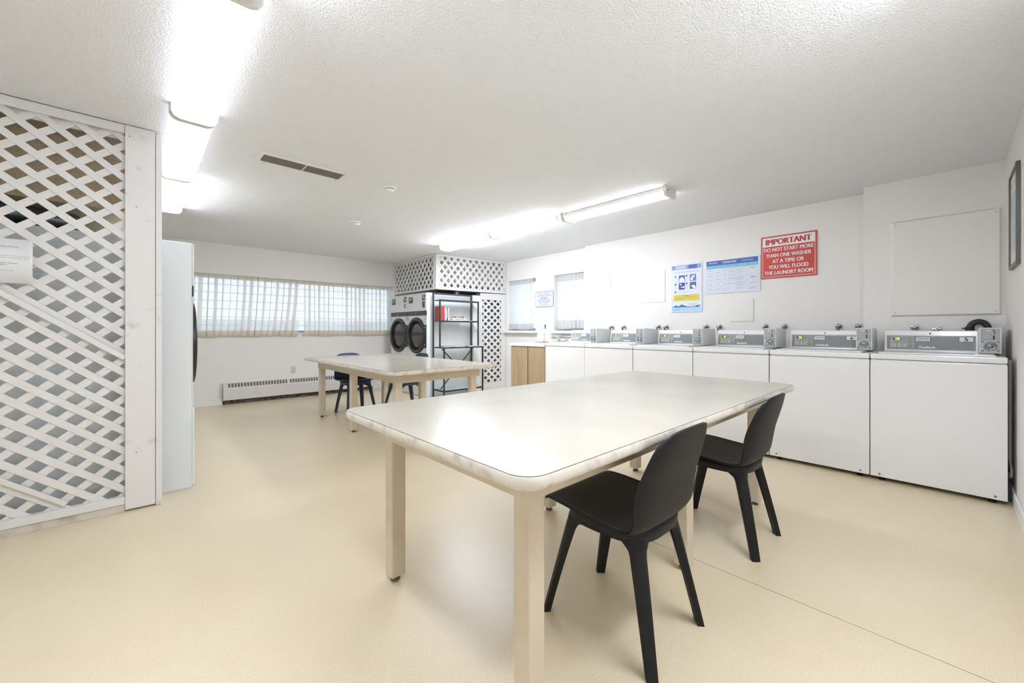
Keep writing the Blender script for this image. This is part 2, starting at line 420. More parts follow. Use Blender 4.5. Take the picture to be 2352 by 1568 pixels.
wrap_light('nearest wraparound ceiling light by the lattice partition, cut by the top edge of the photo', 0.232, 0.20, 1.70, 2.888, GA, lens_a1)
wrap_light('second wraparound ceiling light in the row passing the partition post', 0.224, 0.20, 2.892, 4.08, GA, lens_a2)
wrap_light('farthest wraparound ceiling light in the row passing the partition post', 0.216, 0.20, 4.084, 5.27, GA, lens_a3)
wrap_light('added out-of-view wraparound light continuing the left row overhead', 0.24, 0.20, 0.45, 1.638, GA, lens_a0)  # unseen fixture, added to brighten the near end of the room
GB = 'ceiling lights in the row above the washers'
wrap_light('farthest diffuser ceiling light touching the corner lattice', 3.335, 0.20, 3.93, 5.06, GB, lens_f)
wrap_light('middle diffuser ceiling light in the row above the washers', 3.345, 0.20, 2.80, 3.925, GB, lens_w)
_q = wrap_light('added out-of-view fill light along the right wall, above the camera', 0.0, 0.20, -0.56, 0.56, GA, lens_n)  # invented lamp, brightens the washers nearest the camera
_q.location = (1.46, -0.06, CZ); _q.rotation_euler = (0, 0, PI/2); del _q['group']
t = thing('fluorescent_light', 'nearest ceiling light of the washer row, cover off with two bare tubes', 'ceiling light', (3.42, 2.22, CZ), 0, GB)
m_ = MB(); m_.box(-0.075, 0.075, -0.555, 0.555, -0.035, 0); m_.prism([(-0.022, -0.035), (0, -0.058), (0.022, -0.035)], 'y', -0.555, 0.555); m_.obj('housing', housm, t, bevel=0.002)
for sx in (-0.052, 0.052):
    m_ = MB(); m_.tube([(sx, -0.55, -0.055), (sx, 0.55, -0.055)], 0.0135, 12); m_.obj('tube', lens_b, t)
for yy in (-0.565, 0.565):
    m_ = MB(); m_.prism([(-0.1, 0), (-0.1, -0.05), (-0.075, -0.082), (0.085, -0.082), (0.1, -0.05), (0.1, 0)], 'y', yy-0.012, yy+0.012); m_.obj('end_cap', capm, t, bevel=0.002)
m_ = MB(); m_.lathe([(0.007, 0), (0.007, 0.002)], (-0.055, -0.577, -0.03), (0, -1, 0), 10); m_.obj('screw', dark, t)

# vent, smoke detectors
t = thing('ceiling_vent', 'long white-framed ceiling vent with dark mesh grille in two sections', 'vent', (0.935, 3.345, CZ))
m_ = MB()
hx, hy = 0.315, 0.10
m_.box(-hx, hx, -hy, -hy+0.03, -0.006, 0); m_.box(-hx, hx, hy-0.03, hy, -0.006, 0); m_.box(-hx, -hx+0.03, -hy+0.03, hy-0.03, -0.006, 0); m_.box(hx-0.045, hx, -hy+0.03, hy-0.03, -0.006, 0)
m_.box(-0.008, 0.000, -hy+0.03, hy-0.03, -0.006, 0)
m_.obj('frame', white, t, bevel=0.002)
gm = mat('grille_metal', '#8b837a', 0.5)
m_ = MB(); m_.box(-hx+0.03, hx-0.045, -hy+0.03, hy-0.03, -0.0012, -0.0004); m_.obj('duct_opening', mat('duct_dark', '#3b3733', 0.8), t)
for x0, x1 in ((-hx+0.03, -0.008), (0.0, hx-0.045)):
    m_ = MB(); k = 0
    y = -hy+0.034
    while y < hy-0.032:
        m_.box(x0, x1, y, y+0.0035, -0.0045, -0.0015); y += 0.0085
    x = x0+0.01
    while x < x1: m_.box(x, x+0.002, -hy+0.03, hy-0.03, -0.004, -0.0015); x += 0.012
    m_.obj('grille', gm, t)
bits('screw', [lambda q, x=x, y=y: q.lathe([(0.005, 0), (0.004, 0.002)], (x, y, -0.006), (0, 0, -1), 8) for x, y in ((-hx+0.06, hy-0.012), (hx-0.06, hy-0.012), (hx-0.05, -hy+0.012))], dark, t)
def detector(label, x, y):
    t = thing('smoke_detector', label, 'smoke detector', (x, y, CZ), 0, 'smoke detectors on the ceiling')
    m_ = MB(); m_.lathe([(0.0, 0), (0.058, 0), (0.058, 0.008), (0.05, 0.014), (0.0, 0.014)], (0, 0, 0), (0, 0, -1), 32); m_.obj('base', white, t)
    m_ = MB(); m_.lathe([(0.0, 0.014), (0.036, 0.0145), (0.038, 0.03), (0.032, 0.04), (0.02, 0.043), (0, 0.043)], (0, 0, 0), (0, 0, -1), 32); m_.obj('sensor_head', white, t)
    m_ = MB(); m_.lathe([(0.0375, 0.019), (0.0392, 0.0195), (0.0392, 0.0215), (0.0375, 0.022)], (0, 0, 0), (0, 0, -1), 32); m_.obj('slot_ring', mat('slot_grey', '#8f8d89', 0.5), t)
detector('round white smoke detector on the ceiling, nearer the vent', 1.606, 3.30)
detector('round white smoke detector on the ceiling, farther from the vent', 1.832, 4.62)

# ================================================================== LATTICE
def clip_poly(poly, x0, x1, z0, z1):
    def clip(ps, f, inter):
        out = []
        for i in range(len(ps)):
            a, c = ps[i], ps[(i+1) % len(ps)]
            fa, fc = f(a), f(c)
            if fa >= 0: out.append(a)
            if (fa >= 0) != (fc >= 0):
                t_ = fa/(fa-fc); out.append((a[0]+(c[0]-a[0])*t_, a[1]+(c[1]-a[1])*t_))
        return out
    for f in (lambda p: p[0]-x0, lambda p: x1-p[0], lambda p: p[1]-z0, lambda p: z1-p[1]):
        if len(poly) < 3: return []
        poly = clip(poly, f, None)
    return poly
def lattice(mb, x0, x1, z0, z1, ph, pv, frac, hole, y, th, front='down', slack=0.0):
    """two layers of diagonal slats in the local XZ plane; hole = centre of one opening; front layer nearer -Y"""
    ang = math.atan2(pv, ph); perp = ph*math.sin(ang); w = perp*frac
    for layer, sg in ((0, -1 if front == 'down' else 1), (1, 1 if front == 'down' else -1)):
        dx, dz = math.cos(ang), sg*math.sin(ang); nx, nz = -dz, dx
        ya = y-th if layer == 0 else y; yb = ya+th*0.98
        for k in range(-60, 61):
            off = (k+0.5)*perp; cx, cz = hole[0]+nx*off, hole[1]+nz*off
            if abs(cx-(x0+x1)/2) > 6 or abs(cz-(z0+z1)/2) > 6: continue
            L = 5
            p = [(cx-dx*L-nx*w/2, cz-dz*L-nz*w/2), (cx+dx*L-nx*w/2, cz+dz*L-nz*w/2), (cx+dx*L+nx*w/2, cz+dz*L+nz*w/2), (cx-dx*L+nx*w/2, cz-dz*L+nz*w/2)]
            p = clip_poly(p, x0, x1, z0, z1)
            if len(p) >= 3: mb.prism(p, 'y', ya, yb)
lat_m = mat('lattice_white_paint', '#e6e4e0', 0.42, bump=(70, 0.1, 0.001))
# --- left partition
t = thing('lattice_partition', 'tall white diagonal lattice partition on the left hiding the dryers', 'partition', (0, 3.40, 0))
m_ = MB(); lattice(m_, XL, -0.055, 0.05, 2.31, 0.147, 0.118, 0.40, (-0.116, 2.235), 0.0, 0.007); m_.obj('lattice_panel', lat_m, t)
m_ = MB(); m_.box(XL, -0.061, -0.03, -0.008, 2.285, 2.335); m_.box(XL, -0.061, 0.008, 0.03, 2.255, 2.338); m_.obj('top_rail', lat_m, t, bevel=0.003)
m_ = MB(); m_.box(XL, -0.061, -0.028, 0.02, 0.045, 0.09); m_.obj('bottom_rail', lat_m, t, bevel=0.003)
m_ = MB(); m_.box(XL, -0.061, -0.018, 0.03, 0.0, 0.045)
m_.obj('base_board', mat('worn_white_board', '#d9d2c6', 0.5, var=(9, '#a79c8c', 0.5, 0.75)), t, bevel=0.002)
pw = mat('post_white_paint', '#e6e3df', 0.42, var=(14, '#cfc4b6', 0.62, 0.8))
m_ = MB(); m_.box(-0.06, 0.076, -0.035, -0.012, 0.012, 2.335); m_.obj('face_board', pw, t, bevel=0.002)
m_ = MB(); m_.box(0.078, 0.108, -0.035, 0.075, 0.0, 2.325); m_.box(0.0, 0.076, -0.011, 0.075, 0.0, 2.335); m_.obj('post', pw, t, bevel=0.004)
m_ = MB(); m_.bar((-0.56, -0.022, 1.315), (-0.062, -0.022, 0.928), 0.012, 0.028, up=(0, 0, 1)); m_.obj('loose_batten', lat_m, t, bevel=0.002, label='extra batten lying diagonally over the lattice')
m_ = MB(); m_.bar((-0.60, -0.022, 0.36), (-0.30, -0.022, 0.115), 0.012, 0.024, up=(0, 0, 1)); m_.obj('loose_batten', lat_m, t, bevel=0.002, label='short batten near the foot of the lattice')
bits('nail_head', [lambda q, z=z: q.lathe([(0.004, 0), (0.003, 0.002)], (-0.04+0.03*(z < 2), -0.035, z), (0, -1, 0), 8) for z in (2.27, 1.85, 0.35)], mat('nail', '#9b948a', 0.5), t)
# paper notice on the lattice
ink = mat('print_black', '#2c3138', 0.6); ink_l = mat('print_grey', '#8a9099', 0.6)
t = thing('paper_notice', 'white paper notice pinned to the lattice partition at the left edge', 'notice', (-0.52, 3.362, 1.48))
m_ = MB(); secs = []
for i in range(13):
    x = -0.11+0.21*i/12; secs.append([(x, -0.004*math.sin(i*0.5)-(0.012*(i/12)**2), -0.135), (x, 0.0-0.003*math.sin(i*0.6), 0.10)])
m_.loft(secs, None, True, False, False); o = m_.obj('sheet', mat('paper_white', '#eceded', 0.7), t)
o.modifiers.new('s', 'SOLIDIFY').thickness = 0.0006
P = MB(F_south(0, -0.014, 0))
for (txt, cx, cy, w, h, mt) in (('Park Towers Laundry Room', -0.055, 0.055, 0.155, 0.008, ink), ('Internet access is available in the laundry', -0.04, 0.008, 0.21, 0.006, ink_l),
                        ('room. Please connect with the info', -0.04, -0.002, 0.20, 0.006, ink_l), ('Network: Park Towers Guest', -0.06, -0.030, 0.16, 0.007, ink),
                        ('Password: Towerspark', -0.075, -0.041, 0.12, 0.007, ink), ('(case sensitive, no space at the end)', -0.07, -0.070, 0.15, 0.006, ink_l)):
    P.text(txt, cx+0.03, cy, w, h, 0, mt)
P.obj('printing', None, t)
# bulkhead over the left dryers
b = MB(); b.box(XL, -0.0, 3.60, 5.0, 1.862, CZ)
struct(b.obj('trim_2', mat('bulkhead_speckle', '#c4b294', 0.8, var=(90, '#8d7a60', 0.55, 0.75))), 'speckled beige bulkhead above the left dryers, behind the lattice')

# ================================================================== DRYERS
ringm = mat('door_ring_charcoal', '#2b2a29', 0.32); stripe = mat('stripe_charcoal', '#3b3d3e', 0.4)
tint = mat('door_glass_dark', '#1d1d1b', 0.06, spec=0.9)
drum = mat('drum_black', '#080808', 0.5)
cream = mat('label_white', '#e8e6e2', 0.5); pinkl = mat('label_mauve', '#7d6465', 0.5)
DW, DD, DH = 0.622, 1.0, 1.70
def make_dryer(label, group):
    """front plane x=0 facing -X, y 0..DW, body to x=DD"""
    t = thing('tumble_dryer', label, 'dryer', (0, 0, 0), 0, group)
    m_ = MB(); m_.box(0.0, DD, 0.0, DW, 0.0, DH); m_.obj('cabinet', enamel2, t, bevel=0.004)
    m_ = MB(); m_.box(0.50, DD-0.02, 0.02, DW-0.02, DH+0.0005, DH+0.004); m_.obj('top_shade_sheet', voidm, t)  # black sheet, puts the gap's darkness into colour
    m_ = MB(); m_.box(-0.012, -0.0005, 0.003, DW-0.003, 1.405, 1.698); m_.obj('control_panel', enamel2, t, bevel=0.004)
    m_ = MB(); m_.box(-0.010, -0.0005, 0.003, DW-0.003, 1.332, 1.402); m_.obj('dark_band', stripe, t, bevel=0.002)
    m_ = MB(); m_.lathe([(0.009, 0), (0.009, 0.006), (0.006, 0.009), (0, 0.009)], (-0.010, DW/2+0.03, 1.368), (-1, 0, 0), 12); m_.obj('lock', chrome, t)
    m_ = MB(); m_.box(-0.006, -0.0005, 0.003, DW-0.003, 0.57, 1.328); m_.obj('front_panel', enamel2, t, bevel=0.002)
    m_ = MB(); m_.box(-0.014, -0.0005, 0.003, DW-0.003, 0.02, 0.562); m_.obj('lower_panel', enamel2, t, bevel=0.003)
    cy, cz = DW/2+0.009, 1.0
    ring = MB()
    prof = [(0.300, 0.0), (0.302, 0.014), (0.296, 0.024), (0.262, 0.027), (0.246, 0.022), (0.242, 0.012), (0.240, 0.001)]
    secs = []
    for r, h in prof: secs.append([(-0.007-h, cy+r*math.cos(2*PI*k/56), cz+r*math.sin(2*PI*k/56)) for k in range(56)])
    ring.loft(secs, None, True, True, False)
    # rectangular hinge block on the right of the ring
    ring.prism([(0.004, 0.80), (0.004, 1.175), (cy-0.20, 1.175), (cy-0.235, 1.12), (cy-0.235, 0.86), (cy-0.20, 0.80)], 'x', -0.024, -0.007)
    dr = ring.obj('door', ringm, t)
    m_ = MB()
    secs = [[(-0.012-0*r, cy+r*math.cos(2*PI*k/40), cz+r*math.sin(2*PI*k/40)) for k in range(40)] for r in (0.236,)]
    m_.lathe([(0.241, 0.0), (0.240, 0.004), (0.0, 0.004)], (-0.007, cy, cz), (-1, 0, 0), 48); m_.obj('tub_mouth', drum, dr)
    m_ = MB(); m_.lathe([(0.195, 0.006), (0.19, 0.010), (0.15, 0.013), (0.0, 0.014)], (-0.007, cy-0.043, cz), (-1, 0, 0), 48); m_.obj('door_glass', tint, dr)
    P = MB(F_west(-0.0125, 0, 0)); lx = lambda y: -y
    # black maker's square with white letters (y 0.43..0.575)
    P.rect(lx(0.575), 1.545, lx(0.43), 1.645, 0.0006, black); P.text('JOC', lx(0.502), 1.605, 0.115, 0.055, 0.0012, cream, 0.05); P.rect(lx(0.56), 1.562, lx(0.445), 1.566, 0.0012, cream)
    P.obj('maker_label', None, t); P = MB(F_west(-0.0125, 0, 0))
    P.rect(lx(0.135), 1.578, lx(0.04), 1.665, 0.0006, black); P.rect(lx(0.125), 1.633, lx(0.075), 1.655, 0.0012, cream); P.rect(lx(0.115), 1.602, lx(0.05), 1.622, 0.0012, cream)
    P.obj('coin_label', None, t); P = MB(F_west(-0.0125, 0, 0))
    P.rect(lx(0.125), 1.455, lx(0.045), 1.56, 0.0006, pinkl if 'nearer' in label else cream)
    P.rect(lx(0.115), 1.47, lx(0.06), 1.55, 0.0012, mat('label_grey', '#8b8988', 0.5) if 'nearer' not in label else mat('label_mauve2', '#6b5557', 0.5))
    P.obj('instruction_label', None, t); P = MB(F_west(-0.0125, 0, 0))
    P.text('Drying Tumbler', lx(0.30), 1.585, 0.13, 0.008, 0.0006, ink_l)
    P.obj('lettering', None, t)
    for yy in (0.595, 0.03): Q = MB(F_west(-0.0065, 0, 0)); Q.rect(-yy-0.02, 1.255, -yy+0.02, 1.315, 0.0004, mat('tag_grey', '#a3a7a8', 0.5)); Q.rect(-yy-0.014, 1.262, -yy+0.014, 1.308, 0.0008, mat('tag_pale', '#c9cccc', 0.5)); Q.obj('number_tag', None, t)
    bits('hinge_bolt', [lambda q, z=z: q.lathe([(0.008, 0), (0.008, 0.006), (0, 0.007)], (-0.0305, 0.02, z), (-1, 0, 0), 8) for z in (0.86, 1.13)], chrome, dr)
    return t
GR = 'pair of tumble dryers under the corner lattice'; GL = 'tumble dryers behind the left partition'
d1 = make_dryer('tumble dryer under the corner lattice, nearer the black shelf', GR); d1.location = (3.41, 5.70, 0)
d2 = make_dryer('tumble dryer under the corner lattice, against the curtain side', GR); d2.location = (3.41, 5.70+DW+0.002, 0)
d3 = dup(d2, (0.272, 3.572+DW, 0), PI, 'tall dryer seen side-on behind the left partition post'); d3['group'] = GL
d4 = dup(d2, (0.272, 3.574+2*DW, 0), PI, 'dryer hidden behind the side-on dryer at the left'); d4['group'] = GL
# flue ducts above both sets
def duct(label, pts, r, m):
    m_ = MB(); m_.tube(pts, r, 16); return tag(m_.obj('dryer_duct', m), label, 'duct', 'metal ducts above the dryers')
galv = mat('galvanised', '#8f9396', 0.35, 0.8, var=(12, '#5c6063', 0.4, 0.7))
duct('grey metal duct above the left dryers, glimpsed through the lattice', [(-0.30, 3.9, 1.715), (-0.30, 3.9, 1.76), (-0.32, 3.85, 1.79), (-0.6, 3.75, 1.79)], 0.06, galv)
duct('metal duct inside the corner lattice, above the dryer nearer the shelf', [(4.2, 6.0, 1.716), (4.2, 6.0, 1.76), (4.24, 6.0, 1.80), (4.9, 6.0, 1.81)], 0.06, galv)
duct('metal duct inside the corner lattice, above the dryer by the curtain', [(4.2, 6.62, 1.716), (4.2, 6.62, 1.76), (4.24, 6.62, 1.80), (4.9, 6.62, 1.81)], 0.06, galv)

# ================================================================== CORNER LATTICE BOX + DOOR
ang = math.atan2(5.55-5.665, 4.985-3.555)
t = thing('lattice_soffit', 'white lattice box hung from the ceiling above the pair of dryers', 'lattice screen', (3.555, 5.665, 0), 0)
Lf = 1.43
Mf = Matrix.Rotation(ang, 4, 'Z')
m_ = MB(Mf); m_.box(0, 0.070, 0, 0.03, 1.76, 2.337); m_.box(Lf-0.025, Lf, 0, 0.03, 1.76, 2.337); m_.box(0.070, Lf-0.025, 0, 0.03, 2.305, 2.337); m_.box(0.070, Lf-0.025, 0, 0.03, 1.76, 1.80)
m_.M = None
m_.box(0, 0.03, 0.036, 0.10, 1.76, 2.337); m_.box(0, 0.03, 1.43, 1.468, 1.76, 2.337); m_.box(0, 0.03, 0.10, 1.43, 2.31, 2.337); m_.box(0, 0.03, 0.10, 1.43, 1.76, 1.79)
m_.obj('frame', lat_m, t, bevel=0.002)
m_ = MB(Mf); lattice(m_, 0.066, Lf-0.02, 1.795, 2.31, 0.124, 0.145, 0.40, (0.116, 2.21), 0.018, 0.006, front='up'); m_.obj('lattice_panel', lat_m, t)
Ms = frame((0.018, 1.45, 0), (0, -1, 0), (1, 0, 0), (0, 0, 1))      # local x -> -Y, local y -> +X
m_ = MB(Ms); lattice(m_, 0.015, 1.36, 1.785, 2.315, 0.124, 0.145, 0.36, (0.08, 2.18), 0.0, 0.006, front='up'); m_.obj('lattice_panel', lat_m, t)
t = thing('lattice_door', 'tall narrow white lattice door between the black shelf and the sink', 'door', (4.43, 5.597, 0), 0)
m_ = MB(Mf); wd = 0.555
m_.box(0.0, 0.035, 0, 0.025, 0.02, 1.745); m_.box(0.455, wd, 0, 0.025, 0.02, 1.745); m_.box(0.035, 0.455, 0, 0.025, 1.63, 1.745); m_.box(0.035, 0.455, 0, 0.025, 0.02, 0.145)
m_.obj('frame', lat_m, t, bevel=0.002)
m_ = MB(Mf); lattice(m_, 0.03, 0.46, 0.14, 1.635, 0.14, 0.12, 0.40, (0.11, 1.56), 0.014, 0.004); m_.obj('lattice_panel', lat_m, t)
def hg(q, z): q.M = Mf; q.box(0.001, 0.02, -0.006, -0.0005, z, z+0.06)
bits('hinge', [lambda q, z=z: hg(q, z) for z in (0.35, 1.4)], white, t)
b = MB(); b.box(3.72, 4.98, 5.80, 5.83, 1.865, CZ); struct(b.obj('trim_5', mat('bulkhead_pale', '#f0ece4', 0.8)), 'pale bulkhead inside the corner lattice box')
b = MB(); b.box(4.43, 4.985, 5.72, 5.725, 0, 1.75); struct(b.obj('trim_3', mat('closet_shade', '#97979a', 0.8)), 'grey sheet standing in for the shade behind the lattice door')  # grey tone stands in for shade inside the closet

b = MB(); b.box(4.27, 4.428, 5.60, 5.695, 0, 1.695); struct(b.obj('trim_4', white, bevel=0.003), 'white filler board between the dryers and the lattice door')
# ================================================================== BOOKSHELF
shm = mat('shelf_black_metal', '#363d42', 0.4, 0.3)
SX0, SX1, SYB, SYF, SYD = 3.475, 4.235, 5.615, 5.42, 5.30
t = thing('shelf_unit', 'black metal ladder-style shelf with books standing beside the dryers', 'shelf', (SX0, SYB, 0))
def sb(name, x0, x1, y0, y1, z0, z1, m=shm):
    m_ = MB(); m_.box(x0-SX0, x1-SX0, y0-SYB, y1-SYB, z0, z1); return m_.obj(name, m, t, bevel=0.002)
r = 0.011
for x in (SX0, SX1): sb('post', x-r, x+r, SYB-r, SYB+r, 0, 1.69)
for x in (SX0, SX1): sb('post', x-r, x+r, SYF-r, SYF+r, 0.822, 1.575)
for x in (SX0, SX1): sb('post', x-r, x+r, SYD-r, SYD+r, 0, 0.80)
sb('top_bar', SX0+r, SX1-r, SYB-0.009, SYB+0.009, 1.668, 1.688)
glassy = mat('shelf_board_dark', '#495358', 0.25)
for nm, y0, z in (('shelf_board', SYF, 1.556), ('shelf_board', SYF, 1.225)):
    sb(nm, SX0+r, SX1-r, y0+r+0.001, SYB-r-0.001, z, z+0.018, glassy); sb('shelf_rim', SX0+r, SX1-r, y0-r, y0+r, z-0.008, z+0.018)
sb('shelf_board', SX0-r, SX1+r, SYD+r+0.001, SYB-r-0.001, 0.802, 0.820, glassy); sb('shelf_rim', SX0-r, SX1+r, SYD-r, SYD+r, 0.801, 0.822)
sb('shelf_board', SX0+r, SX1-r, SYD+r, SYB-r-0.001, 0.135, 0.150, mat('shelf_glass', '#a9b4b8', 0.15)); sb('shelf_rim', SX0+r, SX1-r, SYD-r, SYD+r, 0.125, 0.15)
for x in (SX0, SX1): sb('side_rail', x-r, x+r, SYD+r, SYB-r, 0.125, 0.15)
sb('stretcher', SX0+r, SX1-r, SYB-0.009, SYB+0.009, 0.47, 0.495)
for (xa, za), (xb, zb) in (((SX0+0.06, 0.79), (SX1-0.04, 0.16)), ((SX1-0.10, 0.79), (SX0+0.03, 0.16))):
    m_ = MB(); q = 0.0 if xa < xb else -0.014
    m_.bar((xa-SX0, -0.16+q, za), (xb-SX0, -0.16+q, zb), 0.010, 0.016); m_.obj('cross_brace', shm, t)
# books
def book(label, x0, x1, y0, y1, z0, z1, col, spine='y', cat='book', group='books on the black shelf', mark=None):
    """covers + page block; spine faces -Y"""
    t = thing('book', label, cat, ((x0+x1)/2, (y0+y1)/2, z0), 0, group)
    hx, hy, h = (x1-x0)/2, (y1-y0)/2, z1-z0; c = 0.0025
    m_ = MB()
    if h > 2*hx:   # upright
        m_.box(-hx, -hx+c, -hy, hy, 0, h); m_.box(hx-c, hx, -hy, hy, 0, h); m_.box(-hx+c, hx-c, -hy, -hy+c, 0, h)
        m_.obj('cover', mat('cover'+col, col, 0.4), t)
        m_ = MB(); m_.box(-hx+c, hx-c, -hy+c, hy-0.004, 0.003, h-0.003); m_.obj('pages', mat('page_block', '#e6e1d5', 0.8), t)
        if mark:
            m_ = MB(F_south(0, -hy-0.0004, 0)); m_.rect(-hx*0.5, h*0.2, hx*0.5, h*0.8, 0, mat('mark'+mark, mark, 0.5)); m_.rect(-hx*0.7, h*0.86, hx*0.7, h*0.9, 0, mat('mark'+mark, mark, 0.5)); m_.obj('spine_title', None, t)
    else:
        m_.box(-hx, hx, -hy, hy, 0, c); m_.box(-hx, hx, -hy, hy, h-c, h); m_.box(-hx, hx, -hy, -hy+c, c, h-c)
        m_.obj('cover', mat('cover'+col, col, 0.4), t)
        m_ = MB(); m_.box(-hx+0.004, hx-0.004, -hy+c, hy-0.004, c, h-c); m_.obj('pages', mat('page_block', '#e6e1d5', 0.8), t)
        if mark:
            m_ = MB(F_south(0, -hy-0.0004, 0)); m_.rect(-hx*0.7, h*0.3, hx*0.6, h*0.7, 0, mat('mark'+mark, mark, 0.5)); m_.obj('spine_title', None, t)
z = 1.2435
book('thick red binder upright at the left end of the middle shelf', 3.492, 3.572, 5.44, 5.59, z, z+0.225, '#a54434')
book('pink-spined book upright beside the red binder', 3.576, 3.596, 5.44, 5.58, z, z+0.215, '#d9a3ae')
book('pale blue book upright between the pink and black books', 3.598, 3.622, 5.45, 5.58, z, z+0.20, '#c4d3ea')
book('dark navy upright book with pale marks on its spine', 3.624, 3.642, 5.45, 5.58, z, z+0.205, '#2a3040', mark='#b9c0cc')
book('white upright book at the right end of the standing books', 3.644, 3.668, 5.45, 5.58, z, z+0.20, '#e6e2de', mark='#9a8f98')
zz = z
for lab, w0, w1, hh, col, mk in (('white flat book at the bottom of the lying stack', 3.68, 4.02, 0.016, '#ebe8e2', None), ('second flat book in the lying stack, dark title on white', 3.74, 4.01, 0.016, '#e2ddd2', '#4a4c4a'),
                         ('third flat book in the lying stack, pale cover', 3.72, 3.98, 0.014, '#dfd8cd', None), ('top flat book of the lying stack, black spine', 3.76, 3.96, 0.018, '#33373a', '#c9c4b4')):
    book(lab, w0, w1, 5.45, 5.585, zz, zz+hh, col, mark=mk); zz += hh+0.0008
book('small tan book lying left of the flat stack', 3.672, 3.715, 5.455, 5.58, zz-0.0484+0.002, zz-0.002, '#b9a58f')
book('thin white booklet lying at the right end of the middle shelf', 4.03, 4.16, 5.45, 5.58, z, z+0.006, '#dfe0dd')
def magazine(label, x, y, z, w, d, rot, col, col2):
    t = thing('magazine', label, 'magazine', (x, y, z), rot, 'magazines on the lower shelf')
    m_ = MB(); m_.box(-w/2, w/2, -d/2, d/2, 0, 0.006); m_.obj('pages', mat('mag_pages', '#dedfde', 0.6), t)
    m_ = MB(); m_.box(-w/2, w/2, -d/2, d/2, 0.0062, 0.0072); m_.obj('cover', mat('cover'+col, col, 0.35), t)
    m_ = MB(); m_.rect(-w/2+0.02, -d/2+0.02, w/2-0.02, -d/2+0.07, 0.0076, mat('cover'+col2, col2, 0.4)); m_.obj('cover_photo', None, t)
zt = 0.8215
magazine('dark magazine at the left end of the lower shelf', 3.60, 5.46, zt, 0.20, 0.26, 0.1, '#4b524f', '#a6a79c')
magazine('grey magazine lying on the dark one at the left', 3.63, 5.45, zt+0.008, 0.19, 0.25, -0.25, '#8f9692', '#3d423f')
magazine('white magazine in the left middle of the lower shelf', 3.80, 5.42, zt, 0.17, 0.20, 0.05, '#dfe3ea', '#c6cede')
magazine('red-cornered magazine in the middle of the lower shelf', 3.95, 5.46, zt+0.008, 0.21, 0.24, -0.1, '#c96a6a', '#e6dcdc')
magazine('white magazine right of the red one', 4.03, 5.42, zt, 0.14, 0.20, 0.08, '#e9e7e4', '#aeb8b6')
magazine('pale blue magazine at the right end of the lower shelf', 4.155, 5.45, zt, 0.10, 0.24, 0.0, '#b5c2c9', '#e6ecee')
magazine('white magazine on the top shelf board', 4.03, 5.52, 1.575, 0.16, 0.13, 0.1, '#dfe6ea', '#9ab0bb')

# ================================================================== SINK COUNTER
t = thing('sink_cabinet', 'white sink cabinet with two wood-grain doors next to the washers', 'cabinet', (3.95, 3.62, 0))
m_ = MB(); m_.box(0.008, 0.91, 0.0, 0.662, 0.0, 0.868); m_.obj('body', white, t, bevel=0.003)
wood = wood_mat('light_oak', '#b8a283', '#a48d6a')
m_ = MB(); m_.box(-0.012, 0.007, 0.005, 0.305, 0.08, 0.862); m_.obj('door', wood, t, bevel=0.003)
m_ = MB(); m_.box(-0.012, 0.007, 0.323, 0.655, 0.08, 0.862); m_.obj('door', wood, t, bevel=0.003)
m_ = MB(); m_.box(0.001, 0.007, 0.306, 0.322, 0.08, 0.862); m_.obj('door_gap', mat('wood_shadow', '#5d4527', 0.6), t)
t = thing('worktop', 'white laminate worktop over the sink cabinet', 'worktop', (3.95, 3.62, 0.87))
lam = mat('white_laminate', '#ebebea', 0.25)
sx0, sx1, sy0, sy1 = 0.42, 0.83, 0.10, 0.56
m_ = MB(); m_.box(-0.02, sx0, 0.0, 0.685, 0, 0.036); m_.box(sx1, 0.925, 0.0, 0.06, 0, 0.036); m_.box(sx1, 1.035, 0.06, 0.685, 0, 0.036); m_.box(sx0, sx1, 0, sy0, 0, 0.036); m_.box(sx0, sx1, sy1, 0.685, 0, 0.036)
m_.obj('slab', lam, t)
m_ = MB(); m_.box(1.018, 1.036, 0.06, 0.64, 0.037, 0.10); m_.obj('backsplash', lam, t, bevel=0.003)
t = thing('sink_basin', 'steel sink basin set in the white worktop', 'sink', (3.95, 3.61, 0.9065))
ss = mat('stainless', '#a9acae', 0.28, 1.0)
m_ = MB(); a0, a1, c0, c1 = sx0-0.015, sx1+0.015, sy0-0.015, sy1+0.015
m_.box(a0, a1, c0, sy0+0.01, 0.0, 0.005); m_.box(a0, a1, sy1-0.01, c1, 0, 0.005); m_.box(a0, sx0+0.01, sy0+0.01, sy1-0.01, 0, 0.005); m_.box(sx1-0.01, a1, sy0+0.01, sy1-0.01, 0, 0.005)
m_.obj('rim', ss, t)
m_ = MB(); x0, x1, y0, y1 = sx0+0.002, sx1-0.002, sy0+0.002, sy1-0.002; dz = -0.03
vs = [(x0, y0, 0), (x1, y0, 0), (x1, y1, 0), (x0, y1, 0), (x0+0.02, y0+0.02, dz), (x1-0.02, y0+0.02, dz), (x1-0.02, y1-0.02, dz), (x0+0.02, y1-0.02, dz)]
m_.add(vs, [(4, 5, 6, 7), (0, 1, 5, 4), (1, 2, 6, 5), (2, 3, 7, 6), (3, 0, 4, 7)]); m_.obj('bowl', ss, t)
t = thing('sink_faucet', 'chrome two-handle faucet behind the sink', 'faucet', (4.84, 4.06, 0.9065))
m_ = MB(); m_.lathe([(0, 0), (0.028, 0), (0.028, 0.012), (0.018, 0.03), (0.014, 0.05), (0, 0.05)], (0, 0, 0), (0, 0, 1), 20); m_.box(-0.02, 0.02, -0.10, 0.10, 0, 0.018); m_.obj('base', chrome, t, bevel=0.003)
